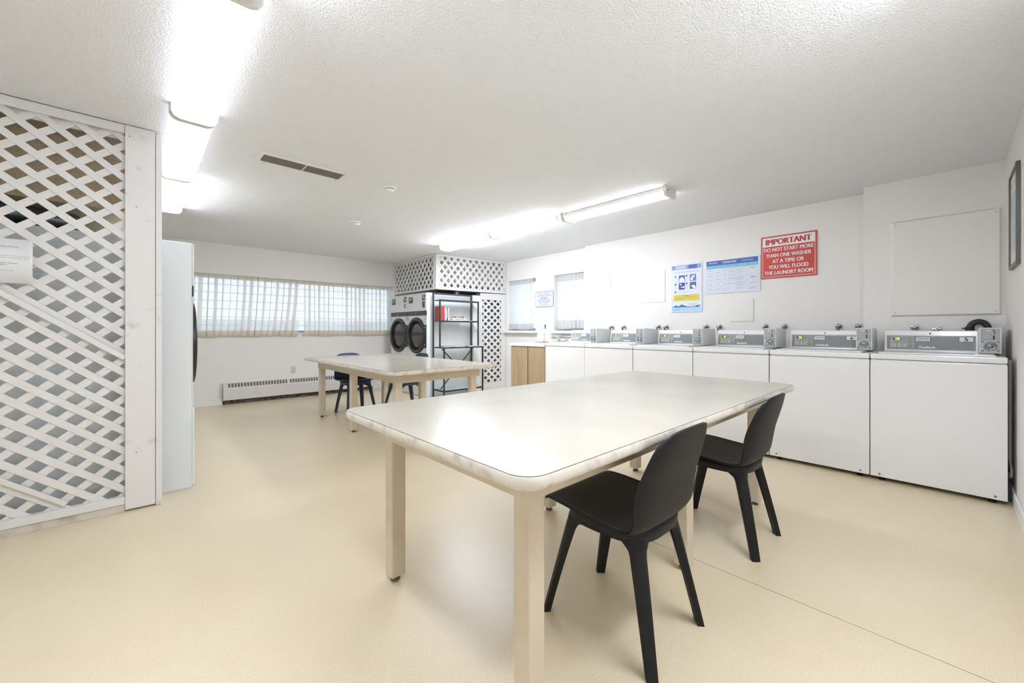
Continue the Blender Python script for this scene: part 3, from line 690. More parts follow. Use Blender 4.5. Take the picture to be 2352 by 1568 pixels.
m_ = MB(); m_.tube([(0, 0, 0.04), (0, 0, 0.075), (-0.03, 0.01, 0.10), (-0.09, 0.03, 0.115), (-0.15, 0.05, 0.11), (-0.175, 0.055, 0.095)], [0.012, 0.011, 0.010, 0.009, 0.009, 0.010], 12); m_.obj('spout', chrome, t)
for sg in (-1, 1):
    m_ = MB(); m_.lathe([(0.016, 0.018), (0.02, 0.03), (0.022, 0.05), (0.012, 0.062), (0, 0.062)], (0, sg*0.08, 0), (0, 0, 1), 12); m_.tube([(0, sg*0.08, 0.055), (-0.01, sg*0.12, 0.066)], 0.006, 8); m_.obj('handle', chrome, t)
t = thing('spray_bottle', 'clear spray bottle of pink cleaner with a dark green trigger on the worktop', 'spray bottle', (4.42, 4.105+0.0, 0.907))
bx, by = 0, 0
pinkm = mat('pink_liquid', '#efcfd6', 0.15); clearm = mat('clear_plastic', '#e9eaea', 0.12)
def body(h0, h1, m, nm):
    m_ = MB(); pts = [(0.036, 0.0), (0.038, 0.01), (0.038, 0.11), (0.036, 0.135), (0.026, 0.165), (0.016, 0.185), (0.0135, 0.20)]
    pr = [(0.0, h0)]
    for r_, h_ in pts:
        if h0-1e-6 <= h_ <= h1+1e-6: pr.append((r_, h_))
    pr.append((0.0, h1)); m_.lathe(pr, (0, 0, 0), (0, 0, 1), 24); m_.obj(nm, m, t)
body(0.0, 0.11, pinkm, 'liquid_fill'); body(0.11, 0.20, clearm, 'bottle_shoulder')
m_ = MB(); m_.lathe([(0.0, 0.20), (0.017, 0.2005), (0.017, 0.215), (0.012, 0.222), (0, 0.222)], (0, 0, 0), (0, 0, 1), 16); m_.obj('collar', mat('clear_white', '#d8d8d6', 0.3), t)
grn = mat('dark_green_plastic', '#3f5a48', 0.35)
m_ = MB(); m_.prism([(0.03, 0.222), (0.035, 0.25), (0.02, 0.27), (-0.045, 0.272), (-0.05, 0.258), (-0.012, 0.25), (-0.012, 0.222)], 'y', -0.011, 0.011); m_.obj('spray_head', mat('clear_white', '#d8d8d6', 0.3), t, bevel=0.003)
m_ = MB(); m_.tube([(-0.045, 0, 0.272), (-0.040, 0, 0.248), (-0.046, 0, 0.225), (-0.040, 0, 0.195)], [0.012, 0.011, 0.008, 0.004], 8); m_.obj('trigger', grn, t)
for o in (t,): o.rotation_euler = (0, 0, math.radians(115))

# ================================================================== WASHERS
panelg = mat('control_panel_grey', '#868b88', 0.4); panell = mat('control_panel_light', '#a5a7a0', 0.4)
frameg = mat('panel_line', '#5f6462', 0.4); wht = mat('print_white', '#f0f0ee', 0.5)
lcd = mat('display_black', '#1b1f12', 0.3); led = mat('led_green', '#c8e024', 0.4, emit=('#c6e81e', 1.2)); ledy = mat('led_yellow', '#f2f5b0', 0.4, emit=('#eef08a', 1.0))
teal = mat('start_button', '#4f9a86', 0.4); btn = mat('button_grey', '#c9cbc6', 0.4); metalp = mat('brushed_plate', '#b7b8b3', 0.35, 0.6)
steel_d = mat('lock_steel', '#8f979c', 0.25, 0.9)
WP = 0.6455
def make_washer(label, number):
    """local: x 0 front (facing -X) to 0.66, y 0 (right side) .. 0.641"""
    t = thing('washing_machine', label, 'washing machine', (0, 0, 0), 0, 'coin washers along the wall'); w = 0.641
    m_ = MB(); m_.box(0.012, 0.655, 0.002, w-0.002, 0.03, 0.885); m_.obj('cabinet', enamel, t, bevel=0.004)
    m_ = MB(); m_.box(0.0, 0.0115, 0.0, w, 0.03, 0.879); m_.obj('front_panel', enamel, t, bevel=0.005, seg=3)
    m_ = MB(); m_.box(-0.004, 0.66, 0.0, w, 0.886, 0.926); m_.obj('top_deck', enamel, t, bevel=0.008, seg=3)
    m_ = MB(); m_.box(0.012, 0.44, 0.045, w-0.045, 0.9265, 0.9365); m_.obj('lid', enamel, t, bevel=0.004, seg=3)
    for yy in (0.06, w-0.06):
        for xx in (0.05, 0.60):
            m_ = MB(); m_.lathe([(0.0, 0), (0.018, 0), (0.018, 0.012), (0.009, 0.014), (0.009, 0.031)], (xx, yy, 0), (0, 0, 1), 12); m_.obj('foot', black, t)
    bits('panel_screw', [lambda q, yy=yy: q.lathe([(0.007, 0), (0.007, 0.002), (0.004, 0.003), (0, 0.003)], (0.0, yy, 0.052), (-1, 0, 0), 10) for yy in (0.05, w-0.05)], steel_d, t)
    # console: sloping face from x=.47 (bottom) to .50 (top)
    c = MB(); c.prism([(0.475, 0.9265), (0.505, 1.085), (0.515, 1.092), (0.63, 1.092), (0.65, 0.9265)], 'y', 0.025, 0.600); cons = c.obj('console', enamel, t, bevel=0.006, seg=3)
    # face frame
    up = Vector((0.03, 0, 0.1585)).normalized(); out = Vector((-up.z, 0, up.x)); base = Vector((0.475, 0.600, 0.9265))
    Mx = frame(base+out*0.0008, (0, -1, 0), up, out)
    P = MB(Mx)     # x 0..0.575 (0.47 visible before the coin meter), y 0..0.161
    P.rect(0.012, 0.018, 0.485, 0.128, 0.0, frameg); P.rect(0.015, 0.021, 0.482, 0.125, 0.0006, mat('panel_edge_pale', '#c4c6c2', 0.4)); P.rect(0.018, 0.024, 0.479, 0.122, 0.0012, panelg)
    P.rect(0.030, 0.030, 0.170, 0.118, 0.0018, panell)
    P.rect(0.050, 0.094, 0.096, 0.110, 0.0024, lcd); P.text('125', 0.076, 0.102, 0.026, 0.013, 0.003, led, 0.04)
    P.rect(0.106, 0.096, 0.125, 0.109, 0.0024, panelg)
    for k in range(4): P.disc(0.043+0.0145*k, 0.084, 0.0018, 0.0026, ledy if k == 0 else btn, 8)
    for j, yy in enumerate((0.058, 0.042)):
        for k in range(3): P.disc(0.057+0.0295*k, yy, 0.0105, 0.0024, btn, 14, 0.0055)
        P.disc(0.040, yy, 0.002, 0.0026, ledy, 8)
    P.disc(0.149, 0.058, 0.010, 0.0024, mat('button_dim', '#868d88', 0.4), 14, 0.005); P.disc(0.149, 0.042, 0.011, 0.0024, teal, 14, 0.006)
    for k in range(3): P.disc(0.146, 0.105-0.013*k, 0.012, 0.0024, mat('button_dim', '#868d88', 0.4), 14, 0.0042)
    P.rect(0.173, 0.080, 0.259, 0.1195, 0.0018, black); P.rect(0.176, 0.083, 0.256, 0.1165, 0.0024, cream)
    P.text('oinamatic', 0.222, 0.106, 0.060, 0.011, 0.003, ink_l, 0.03); P.text('1-800-561-1972', 0.216, 0.091, 0.066, 0.008, 0.003, ink_l, 0.02)
    P.disc(0.184, 0.106, 0.0062, 0.0030, ink, 14); P.disc(0.184, 0.106, 0.0040, 0.0034, cream, 14); P.rect(0.184, 0.1045, 0.191, 0.1075, 0.0038, cream)
    P.text('Huebsch', 0.238, 0.038, 0.090, 0.017, 0.0022, wht, 0.045)
    P.text('PERMANENT   PRESS   &   ALL   FABRIC', 0.325, 0.1215, 0.23, 0.0032, 0.0022, wht)
    if number:
        P.rect(0.402, 0.082, 0.476, 0.1205, 0.0022, black); P.rect(0.4045, 0.0845, 0.4735, 0.118, 0.0028, cream); P.text(number, 0.439, 0.101, 0.020, 0.025, 0.0034, ink, 0.025)
    P.obj('control_panel', None, cons)
    m_ = MB(); q = base+up*0.145+out*0.0005; m_.lathe([(0.0, 0.0), (0.0055, 0), (0.004, 0.0015), (0, 0.0015)], (q.x, 0.345, q.z), out, 12); m_.obj('console_screw', black, cons)
    # coin meter
    y0, y1 = 0.010, 0.107; xf, xb = 0.255, 0.585
    m_ = MB(); m_.prism([(xf+0.012, 0.9375), (xf+0.012, 1.108), (xf+0.05, 1.113), (xb, 1.104), (xb, 0.9375)], 'y', y0, y1); cm = m_.obj('coin_meter', steelgrey, t, bevel=0.003)
    m_ = MB(); m_.box(xf+0.002, xf+0.0115, y0, y0+0.006, 0.940, 1.111); m_.box(xf+0.002, xf+0.0115, y1-0.006, y1, 0.940, 1.111); m_.box(xf+0.002, xf+0.0115, y0+0.006, y1-0.006, 1.104, 1.111); m_.box(xf+0.002, xf+0.0115, y0+0.006, y1-0.006, 0.940, 0.945)
    m_.obj('face_frame', mat('meter_rim', '#d8d8d4', 0.4), cm)
    m_ = MB(); m_.box(xf+0.006, xf+0.0115, y0+0.006, y1-0.006, 1.030, 1.104); m_.obj('upper_plate', mat('meter_plate', '#b0b2b0', 0.4), cm)
    m_ = MB(); m_.box(xf, xf+0.0115, y0+0.006, y1-0.006, 0.946, 1.029); m_.obj('lock_plate', metalp, cm, bevel=0.001)
    m_ = MB(); cy = (y0+y1)/2; o_ = (xf-0.0005, cy, 0.987)
    m_.lathe([(0.031, 0), (0.030, 0.004), (0.024, 0.006), (0.022, 0.002), (0.014, 0.002), (0.013, 0.006), (0.0, 0.006)], o_, (-1, 0, 0), 28); m_.obj('lock', steel_d, cm)
    bits('plate_bolt', [lambda q, yy=yy, zz_=zz_: q.lathe([(0.0058, 0), (0.005, 0.0025), (0, 0.003)], (xf-0.0005, cy+yy, 0.987+zz_), (-1, 0, 0), 10) for yy in (-0.034, 0.034) for zz_ in (-0.030, 0.030)], steel_d, cm)
    P = MB(F_west(xf+0.0055, cy, 0))
    P.poly([(0.012, 1.098), (0.016, 1.098), (0.023, 1.070), (0.019, 1.069)], 0, black); P.rect(0.012, 1.034, 0.019, 1.060, 0, black); P.rect(0.006, 1.030, 0.024, 1.034, 0.0004, steel_d)
    P.rect(-0.020, 1.088, 0.002, 1.096, 0, cream); P.text('INSERT', -0.009, 1.092, 0.016, 0.004, 0.0005, ink_l); P.disc(0.004, 1.064, 0.003, 0.0005, mat('coin_red', '#b98a80', 0.4), 10)
    P.obj('coin_slot', None, cm)
    return t
WX = 3.95
edges = [-0.256, 0.388, 1.035, 1.682, 2.331, 2.974]
wl = ['coin-operated white top-load washer nearest the camera, marked 5, by the right wall', 'coin-operated white top-load washer marked 6, second from the right wall',
      'third white top-load washer from the right wall, behind the second black chair', 'fourth white top-load washer from the right wall, below the blue instruction poster',
      'fifth white top-load washer from the right wall, second from the sink', 'white top-load washer next to the sink cabinet']
wa = make_washer(wl[0], '5'); wa.location = (WX, edges[0]+0.001, 0)
wb = make_washer(wl[1], '6'); wb.location = (WX, edges[1]+0.002, 0)
wc = make_washer(wl[2], None); wc.location = (WX, edges[2]+0.002, 0)
for i in (3, 4, 5): dup(wc, (WX, edges[i]+0.002, 0), None, wl[i])

# valves, hoses
def make_valve(label):
    t = thing('water_valve', label, 'water valve', (0, 0, 0), 0, 'chrome water valves behind the washers')
    m_ = MB(); m_.lathe([(0.0, 0.0), (0.030, 0.0), (0.029, 0.005), (0.024, 0.011), (0.020, 0.012), (0.014, 0.006), (0, 0.006)], (0, 0, 0), (-1, 0, 0), 28); m_.obj('escutcheon', chrome, t)
    m_ = MB(); m_.tube([(-0.015, 0, 0), (-0.06, 0, 0)], 0.011, 12); m_.tube([(-0.055, 0, 0.004), (-0.055, 0, -0.045)], 0.013, 12); m_.obj('valve_body', brass, t)
    m_ = MB(); m_.tube([(-0.062, -0.018, 0.008), (-0.062, 0.018, 0.008)], 0.006, 8); m_.lathe([(0.010, 0), (0.012, 0.008), (0, 0.01)], (-0.06, 0, 0), (-1, 0, 0), 10); m_.obj('handle', chrome, t)
    m_ = MB(); m_.tube([(-0.055, 0, -0.045), (-0.052, 0, -0.12), (-0.05, 0, -0.28)], 0.010, 10); m_.obj('supply_hose', mat('hose_grey', '#56565a', 0.5), t)
    return t
v0 = None
for wn, pos, xw in (('the washer marked 5', (0.181, 0.056), 4.66), ('the washer marked 6', (0.70, 0.558), 4.88), ('the third washer from the right wall', (1.307, 1.135), 4.88),
                    ('the fourth washer from the right wall', (1.913, 1.768), 4.88), ('the fifth washer from the right wall', (2.504, 2.40), 4.88), ('the washer beside the sink', (3.194, 3.0), 4.88)):
    for side, y in zip(('left', 'right'), pos):
        lab = '%s chrome water valve on the wall behind %s' % (side, wn)
        z = 1.132 if xw > 4.7 else (1.119 if side == 'left' else 1.098)
        vv = None
        if v0 is None: v0 = make_valve(lab); v0.location = (xw, y, z)
        else: vv = dup(v0, (xw, y, z), None, lab)
        if xw < 4.7: (v0 if vv is None else vv).scale = (0.7, 1, 1)
        elif vv: vv.scale = (1, 1, 1)
t = thing('drain_hose', 'black drain hose hooked over behind the washer marked 5', 'hose', (4.63, -0.10, 1.0))
rub = mat('hose_rubber', '#26282b', 0.4)
m_ = MB(); pts = [(-0.002, 0.0, -0.08), (-0.002, 0.0, 0.08)]
for k in range(0, 9): a = PI*k/9.0; pts.append((-0.002, -0.045+0.045*math.cos(a), 0.085+0.055*math.sin(a)))
pts += [(-0.002, -0.10, 0.03), (-0.002, -0.13, -0.05)]
m_.tube(pts, 0.020, 12); m_.obj('hose', rub, t)
m_ = MB(); m_.tube([(-0.002, 0.0, 0.02), (-0.002, 0.0, 0.10)], 0.0245, 14); m_.box(-0.006, 0.006, 0.024, 0.040, 0.085, 0.093); m_.obj('clamp_sleeve', black, t)
t.location = (4.628, -0.115, 1.02)
t = thing('standpipe', 'grey drain pipe standing in the dark gap between the last washer and the right wall', 'pipe', (4.08, -0.272, 0))
m_ = MB(); m_.tube([(0, 0, 0.27), (0, 0, 0.905)], 0.008, 12); m_.obj('pipe', mat('pipe_grey', '#a6a39b', 0.45), t)
m_ = MB(); m_.tube([(0.0, 0, 0.275), (0.0, -0.001, 0.25), (-0.05, -0.002, 0.22), (-0.08, 0.0, 0.18), (-0.04, 0.002, 0.165), (0.06, 0.002, 0.17)], 0.006, 10); m_.obj('hose_loop', mat('pipe_grey', '#a6a39b', 0.45), t)
m_ = MB(); m_.tube([(0.0, 0, 0.0), (0.0, 0, 0.16)], 0.006, 10); m_.obj('foot_pipe', mat('pipe_dark', '#5a5751', 0.5), t)

# ================================================================== WALL PANELS, SIGNS
def wall_panel(label, x, y0, y1, z0, z1, th=0.008, m=wall_clean, bev=0.003):
    m_ = MB(); m_.box(x-th, x-0.0005, y0, y1, z0, z1); o = m_.obj('wall_panel', m, None, bevel=bev); tag(o, label, 'access panel', 'painted-over access panels'); return o
wall_panel('small square painted-over panel beside the sink-side window', 4.88, 3.214, 3.46, 1.691, 1.945)
wall_panel('painted-over panel left of the blue instruction poster', 4.88, 2.421, 2.82, 1.45, 1.845)
wall_panel('small painted-over panel below the temperature chart', 4.88, 1.424, 1.655, 1.190, 1.437)
t = thing('access_board', 'large cream painted board screwed to the wall above the washer marked 5', 'access panel', (4.66, 0.026, 1.604))
m_ = MB(); hy, hz = 0.30, 0.398
m_.add([(0, -hy, -hz), (0, hy, -hz), (0, hy, hz), (0, -hy, hz), (-0.018, -hy+0.014, -hz+0.014), (-0.018, hy-0.014, -hz+0.014), (-0.018, hy-0.014, hz-0.014), (-0.018, -hy+0.014, hz-0.014)],
       [(3, 2, 1, 0), (4, 5, 6, 7), (0, 1, 5, 4), (1, 2, 6, 5), (2, 3, 7, 6), (3, 0, 4, 7)])
m_.obj('board', mat('board_cream', '#efebe3', 0.42), t, bevel=0.001)
bits('screw', [lambda q, y=y, z=z: q.lathe([(0.006, 0), (0.005, 0.001), (0, 0.0012)], (-0.018, y, z), (-1, 0, 0), 10) for y in (-0.27, 0.27) for z in (-0.365, 0.365)], mat('screw_painted', '#c9c3b4', 0.5), t)

red = mat('sign_red', '#cf4b41', 0.4); redtx = mat('sign_red_text', '#c8463d', 0.45)
t = thing('warning_sign', 'red and white IMPORTANT sign about not flooding the laundry room', 'sign', (4.868, 1.1075, 1.855)); w, h = 0.483, 0.440
m_ = MB(); m_.box(0, 0.010, -w/2, w/2, -h/2, h/2); m_.obj('sign_plate', red, t, bevel=0.001)
P = MB(F_west(-0.0006, 0, 0))
b0 = 0.014; fr = 0.004
for x0, y0, x1, y1 in ((-w/2+b0, -h/2+b0, w/2-b0, -h/2+b0+fr), (-w/2+b0, -h/2+b0, -w/2+b0+fr, h/2-b0), (w/2-b0-fr, -h/2+b0, w/2-b0, h/2-b0)): P.rect(x0, y0, x1, y1, 0, wht)
P.rect(-w/2+b0, h/2-0.108, w/2-b0, h/2-b0, 0.0003, wht)
P.text('IMPORTANT', 0, h/2-0.061, 0.40, 0.058, 0.0006, redtx, 0.055)
for i, (tx, ww) in enumerate((('DO NOT START MORE', 0.43), ('THAN ONE WASHER', 0.395), ('AT A TIME OR', 0.275), ('YOU WILL FLOOD', 0.345), ('THE LAUNDRY ROOM', 0.42))):
    P.text(tx, 0, h/2-0.142-0.0605*i, ww, 0.038, 0.0, wht, 0.03)
P.obj('lettering', None, t)

t = thing('temperature_chart', 'wide white chart with a blue TEMPERATURE header, left of the red sign', 'poster', (4.870, 1.645, 1.706)); w, h = 0.57, 0.385
m_ = MB(); m_.box(0, 0.008, -w/2, w/2, -h/2, h/2); m_.obj('sheet', mat('poster_white', '#e3e8f2', 0.3), t)
P = MB(F_west(-0.0006, 0, 0)); blue = mat('poster_blue', '#4a66b5', 0.4); cyan = mat('poster_cyan', '#74bfdc', 0.4); ln = mat('poster_line', '#b4bccb', 0.5)
P.rect(-0.268, 0.128, 0.268, 0.182, 0, blue); P.rect(-0.268, 0.092, 0.268, 0.128, 0, cyan)
P.text('SmartCity', -0.192, 0.157, 0.095, 0.018, 0.0006, wht, 0.02); P.text('TEMPERATURE', -0.02, 0.155, 0.145, 0.020, 0.0006, wht, 0.02); P.text('Coinamatic', 0.165, 0.156, 0.115, 0.015, 0.0006, wht)
cols = [-0.268, -0.185, -0.100, -0.028, 0.048, 0.168, 0.268]
rows = [0.092, 0.058, 0.028, -0.010, -0.062, -0.120, -0.165]
for c_ in cols: P.rect(c_-0.0006, -0.178, c_+0.0006, 0.092, 0.0006, ln)
for i, r_ in enumerate(rows[1:]):
    P.rect(cols[0], r_-0.0005, cols[3], r_+0.0005, 0.0006, ln)
for r_ in (0.058, 0.028, -0.010, -0.062): P.rect(cols[3], r_-0.0005, cols[4], r_+0.0005, 0.0006, ln)
for r_ in (-0.006, -0.07, -0.13): P.rect(cols[4], r_-0.0005, cols[6], r_+0.0005, 0.0006, ln)
for i, tx in enumerate(('GARMENT', 'WASH TEMP', 'RINSE TEMP', 'CYCLE', 'GARMENT TYPE', 'DRYER SETTING')): P.text(tx, (cols[i]+cols[i+1])/2, 0.110, (cols[i+1]-cols[i])*0.68, 0.008, 0.0006, wht)
yy = [0.075, 0.043, 0.010, -0.036, -0.090, -0.142]
for i, row in enumerate((('WHITES', 'HOT', 'COLD', 'REGULAR'), ('COLOURED', 'WARM', 'COLD', 'REGULAR'), ('BRIGHT', 'COLD', 'COLD', 'REGULAR'), ('PERMANENT', 'WARM', 'COLD', 'PERM. PRESS'), ('DELICATE', 'WARM', 'COLD', 'HAND WASH'), ('WOOLLENS', 'COLD', 'COLD', ''))):
    for j, tx in enumerate(row):
        if tx: P.text(tx, (cols[j]+cols[j+1])/2, yy[i], 0.012+0.0052*len(tx), 0.0075, 0.0006, ink if (i+j) % 2 == 0 else ink_l)
for tx, y_ in (('WHITES &', 0.075), ('COLOURS', 0.063), ('PERMANENT', -0.028), ('PRESS', -0.040), ('WOOLLENS', -0.098)): P.text(tx, 0.218, y_, 0.010+0.0055*len(tx), 0.0075, 0.0006, ink)
for k, y_ in enumerate((0.078, 0.066, 0.054, 0.042, 0.030, 0.018, -0.018, -0.030, -0.042, -0.054, -0.080, -0.092, -0.104, -0.116, -0.142, -0.154)):
    ww = (0.10, 0.07, 0.085, 0.06, 0.09, 0.05)[k % 6]; P.rect(0.055, y_-0.0012, 0.055+ww, y_+0.0012, 0.0006, mat('poster_print', '#a9adb8', 0.5))
for k, y_ in enumerate((-0.142, -0.151, -0.160)): P.rect(0.180, y_-0.0012, 0.255-0.01*k, y_+0.0012, 0.0006, mat('poster_print', '#a9adb8', 0.5))
P.obj('printing', None, t)

t = thing('instruction_poster', 'tall white top-load washer instruction poster with blue pictures and a yellow caution box', 'poster', (4.870, 2.152, 1.606)); w, h = 0.375, 0.588
m_ = MB(); m_.box(0, 0.008, -w/2, w/2, -h/2, h/2); m_.obj('sheet', mat('poster_white', '#e3e8f2', 0.3), t)
P = MB(F_west(-0.0006, 0, 0)); n_ = mat('poster_navy', '#2f4a97', 0.4); lb = mat('poster_lightblue', '#b9d6ee', 0.4); sl = mat('poster_slate', '#5d6c86', 0.4); ye = mat('poster_yellow', '#e2ce57', 0.4)
P.rect(-0.178, 0.226, 0.176, 0.276, 0, mat('poster_band', '#8e9cd0', 0.4)); P.rect(0.03, 0.226, 0.13, 0.276, 0.0006, mat('poster_band2', '#5068b8', 0.4)); P.rect(-0.13, 0.232, 0.0, 0.268, 0.0006, mat('poster_band3', '#c3cae6', 0.4))
P.text('TOP-LOAD WASHER INSTRUCTIONS', 0.0, 0.192, 0.30, 0.014, 0, ink_l)
for (cx, cy, cc) in ((-0.052, 0.115, blue), (0.082, 0.118, mat('poster_periwinkle', '#7184be', 0.4)), (-0.052, 0.022, n_), (0.082, 0.024, sl)):
    P.rect(cx-0.038, cy-0.041, cx+0.038, cy+0.041, 0, cc)
P.poly([(-0.085, 0.076), (-0.082, 0.108), (-0.062, 0.132), (-0.045, 0.134), (-0.025, 0.112), (-0.018, 0.076)], 0.0006, wht)          # washer lid
P.poly([(0.050, 0.092), (0.060, 0.122), (0.085, 0.146), (0.112, 0.142), (0.100, 0.128), (0.088, 0.120), (0.080, 0.090), (0.066, 0.082)], 0.0006, wht)   # scoop
P.poly([(-0.082, 0.046), (-0.068, 0.054), (-0.052, 0.040), (-0.058, 0.026)], 0.0006, wht); P.poly([(-0.068, 0.012), (-0.038, 0.018), (-0.020, 0.026), (-0.022, -0.006), (-0.040, 0.004), (-0.068, 0.006)], 0.0006, wht)
P.poly([(0.058, 0.022), (0.072, 0.024), (0.092, 0.030), (0.114, 0.010), (0.117, -0.014), (0.088, -0.012), (0.074, 0.006)], 0.0006, wht)
for (cx, cy, s_) in ((-0.130, 0.142, '1'), (0.006, 0.146, '2'), (-0.130, 0.048, '3'), (0.006, 0.052, '4'), (-0.130, -0.046, '5')):
    P.disc(cx, cy, 0.011, 0.0006, ink, 14); P.text(s_, cx, cy, 0.006, 0.010, 0.0012, wht)
for cx, cy in ((-0.118, 0.12), (0.018, 0.12), (-0.118, 0.025), (0.018, 0.025)):
    for k in range(5): P.rect(cx-0.014, cy-k*0.011, cx+0.012, cy-k*0.011+0.002, 0, ln)
for k in range(2): P.rect(-0.10, -0.048-0.012*k, 0.08-0.06*k, -0.0455-0.012*k, 0, ln)
P.rect(-0.156, -0.158, 0.158, -0.083, 0, ye); P.text('CAUTION', -0.002, -0.098, 0.072, 0.011, 0.0006, ink, 0.02)
for k in range(3): P.rect(-0.14, -0.120-0.010*k, -0.03+0.015*k, -0.117-0.010*k, 0.0006, mat('caution_print', '#bfa93f', 0.5)); P.rect(0.01, -0.112-0.010*k, 0.13-0.03*k, -0.109-0.010*k, 0.0006, mat('caution_print', '#bfa93f', 0.5))
P.rect(-0.176, -0.285, 0.176, -0.228, 0, lb); wv = mat('poster_water', '#2b7fae', 0.4)
P.poly([(-0.176, -0.232), (-0.12, -0.208), (-0.10, -0.224), (-0.05, -0.200), (-0.02, -0.214), (0.01, -0.226), (0.06, -0.228), (0.10, -0.226), (0.13, -0.216), (0.176, -0.212), (0.16, -0.224), (0.135, -0.240), (0.11, -0.233), (0.05, -0.236), (-0.05, -0.234), (-0.10, -0.236)], 0.0006, wv)
P.text('SmartCity', -0.115, -0.262, 0.085, 0.013, 0.0006, n_); P.rect(0.02, -0.200, 0.14, -0.197, 0, ink_l); P.rect(0.05, -0.208, 0.11, -0.205, 0, ink_l)
P.obj('printing', None, t)

t = thing('courtesy_sign', 'white courtesy sign with a dark rounded border between the two small windows', 'sign', (4.984, 4.589, 1.608)); w, h = 0.412, 0.262
def rr(w_, h_, r_, n=6):
    p = []
    for cx, cy, a0 in ((w_/2-r_, h_/2-r_, 0), (-w_/2+r_, h_/2-r_, PI/2), (-w_/2+r_, -h_/2+r_, PI), (w_/2-r_, -h_/2+r_, 1.5*PI)):
        for k in range(n+1): p.append((cx+r_*math.cos(a0+PI/2*k/n), cy+r_*math.sin(a0+PI/2*k/n)))
    return p
m_ = MB(); m_.prism(rr(w, h, 0.022), 'x', 0, 0.004); m_.obj('sign_plate', mat('sign_navy', '#4c5a72', 0.4), t)
P = MB(F_west(-0.0006, 0, 0)); P.poly(rr(w-0.014, h-0.014, 0.017), 0, mat('sign_white', '#dde3ee', 0.4))
for i, (tx, ww, bo) in enumerate((('AS A COURTESY', 0.27, 0), ('TO OTHERS, PLEASE', 0.335, 0), ('DO NOT', 0.165, 0.03), ('USE MORE THAN', 0.275, 0), ('TWO MACHINES', 0.255, 0), ('AT A TIME.', 0.165, 0))):
    P.text(tx, 0, 0.088-0.0345*i, ww, 0.023, 0.0006, mat('sign_ink', '#3d4a66', 0.5), bo)
P.obj('lettering', None, t)

# framed notice on the right wall
t = thing('framed_notice', 'thin black-framed notice on the right wall at the edge of the photo', 'picture frame', (3.97, YR, 1.785)); w, h = 0.42, 0.60
fm = mat('frame_pewter', '#5b5750', 0.35, 0.4)
m_ = MB(); m_.box(-w/2, w/2, 0.0005, 0.018, -h/2, -h/2+0.022); m_.box(-w/2, w/2, 0.0005, 0.018, h/2-0.022, h/2); m_.box(-w/2, -w/2+0.022, 0.0005, 0.018, -h/2+0.022, h/2-0.022); m_.box(w/2-0.022, w/2, 0.0005, 0.018, -h/2+0.022, h/2-0.022)
m_.obj('frame', fm, t, bevel=0.001)
m_ = MB(); m_.box(-w/2+0.022, w/2-0.022, 0.0005, 0.010, -h/2+0.022, h/2-0.022); m_.obj('mat_board', mat('notice_cream', '#ebe8dd', 0.35), t)
P = MB(F_north(0, 0.0106, 0)); P.rect(-0.165, -0.20, 0.165, 0.17, 0, mat('notice_blue', '#cfdce3', 0.4)); P.text('NOTICE TO TENANTS', 0, 0.22, 0.28, 0.022, 0, ink_l)
for k in range(12): P.rect(-0.15, 0.145-0.028*k, 0.15-0.03*(k % 3), 0.149-0.028*k, 0.0006, mat('notice_print', '#8fa3ae', 0.5))
P.obj('printing', None, t)

# ================================================================== HEATER, OUTLET
t = thing('baseboard_heater', 'long white baseboard heater with a slotted top under the window', 'heater', (2.03, 7.20, 0))
hw = mat('heater_white', '#e0dcd6', 0.4, var=(8, '#cfc8bd', 0.6, 0.8)); L = 1.13
m_ = MB(); m_.prism([(-0.001, 0.315), (-0.030, 0.315), (-0.058, 0.235), (-0.058, 0.065), (-0.050, 0.065), (-0.050, 0.230), (-0.028, 0.300), (-0.001, 0.300)], 'x', -L, L); m_.obj('cover', hw, t)
m_ = MB(); sx = -L+0.06; n = 0
nx, nz = 0.08, 0.028; ln_ = math.hypot(nx, nz); on = (-nx/ln_*0+0, 0)
def slot(mb, x0, x1):
    a = Vector((-0.0335, 0.305)); bq = Vector((-0.0535, 0.248)); o2 = Vector((-0.9439, 0.3304))*0.0008
    a2 = a+o2; b2 = bq+o2
    mb.add([(x0, a2.x, a2.y), (x1, a2.x, a2.y), (x1, b2.x, b2.y), (x0, b2.x, b2.y)], [(0, 1, 2, 3)])
while sx < L-0.06:
    if n % 21 == 20: sx += 0.025
    slot(m_, sx, sx+0.029); sx += 0.0395; n += 1
m_.obj('slots', mat('slot_dark', '#6f6c66', 0.6), t)
m_ = MB(); m_.box(-L+0.01, L-0.01, -0.045, -0.002, 0.10, 0.16); m_.obj('fin_core', mat('fin_dark', '#4c453e', 0.7), t)
m_ = MB(); m_.box(-L, L, -0.008, -0.001, 0.0, 0.299); m_.obj('back_plate', mat('heater_back', '#6b5d50', 0.7, var=(20, '#3f372f', 0.45, 0.6)), t)
m_ = MB(); m_.prism([(-0.009, 0.05), (-0.009, 0.299), (-0.028, 0.299), (-0.050, 0.229), (-0.050, 0.05)], 'x', -L, -L+0.006); m_.obj('end_plate', mat('heater_back', '#6b5d50'), t)
t = thing('wall_outlet', 'ivory duplex wall outlet above the baseboard heater', 'outlet', (1.84, 7.2, 0.45))
m_ = MB(); m_.box(-0.037, 0.037, -0.006, -0.0003, -0.058, 0.058); m_.obj('cover_plate', mat('ivory', '#d8d2c4', 0.4), t, bevel=0.002)
for z in (-0.022, 0.022):
    m_ = MB(F_south(0, -0.0066, z)); m_.poly(rr(0.034, 0.030, 0.012), 0, mat('ivory2', '#cfc8b8', 0.4)); m_.rect(-0.008, 0.0, -0.006, 0.008, 0.0005, dark); m_.rect(0.006, 0, 0.008, 0.008, 0.0005, dark); m_.disc(0, -0.007, 0.0025, 0.0005, dark, 10); m_.obj('socket', None, t)

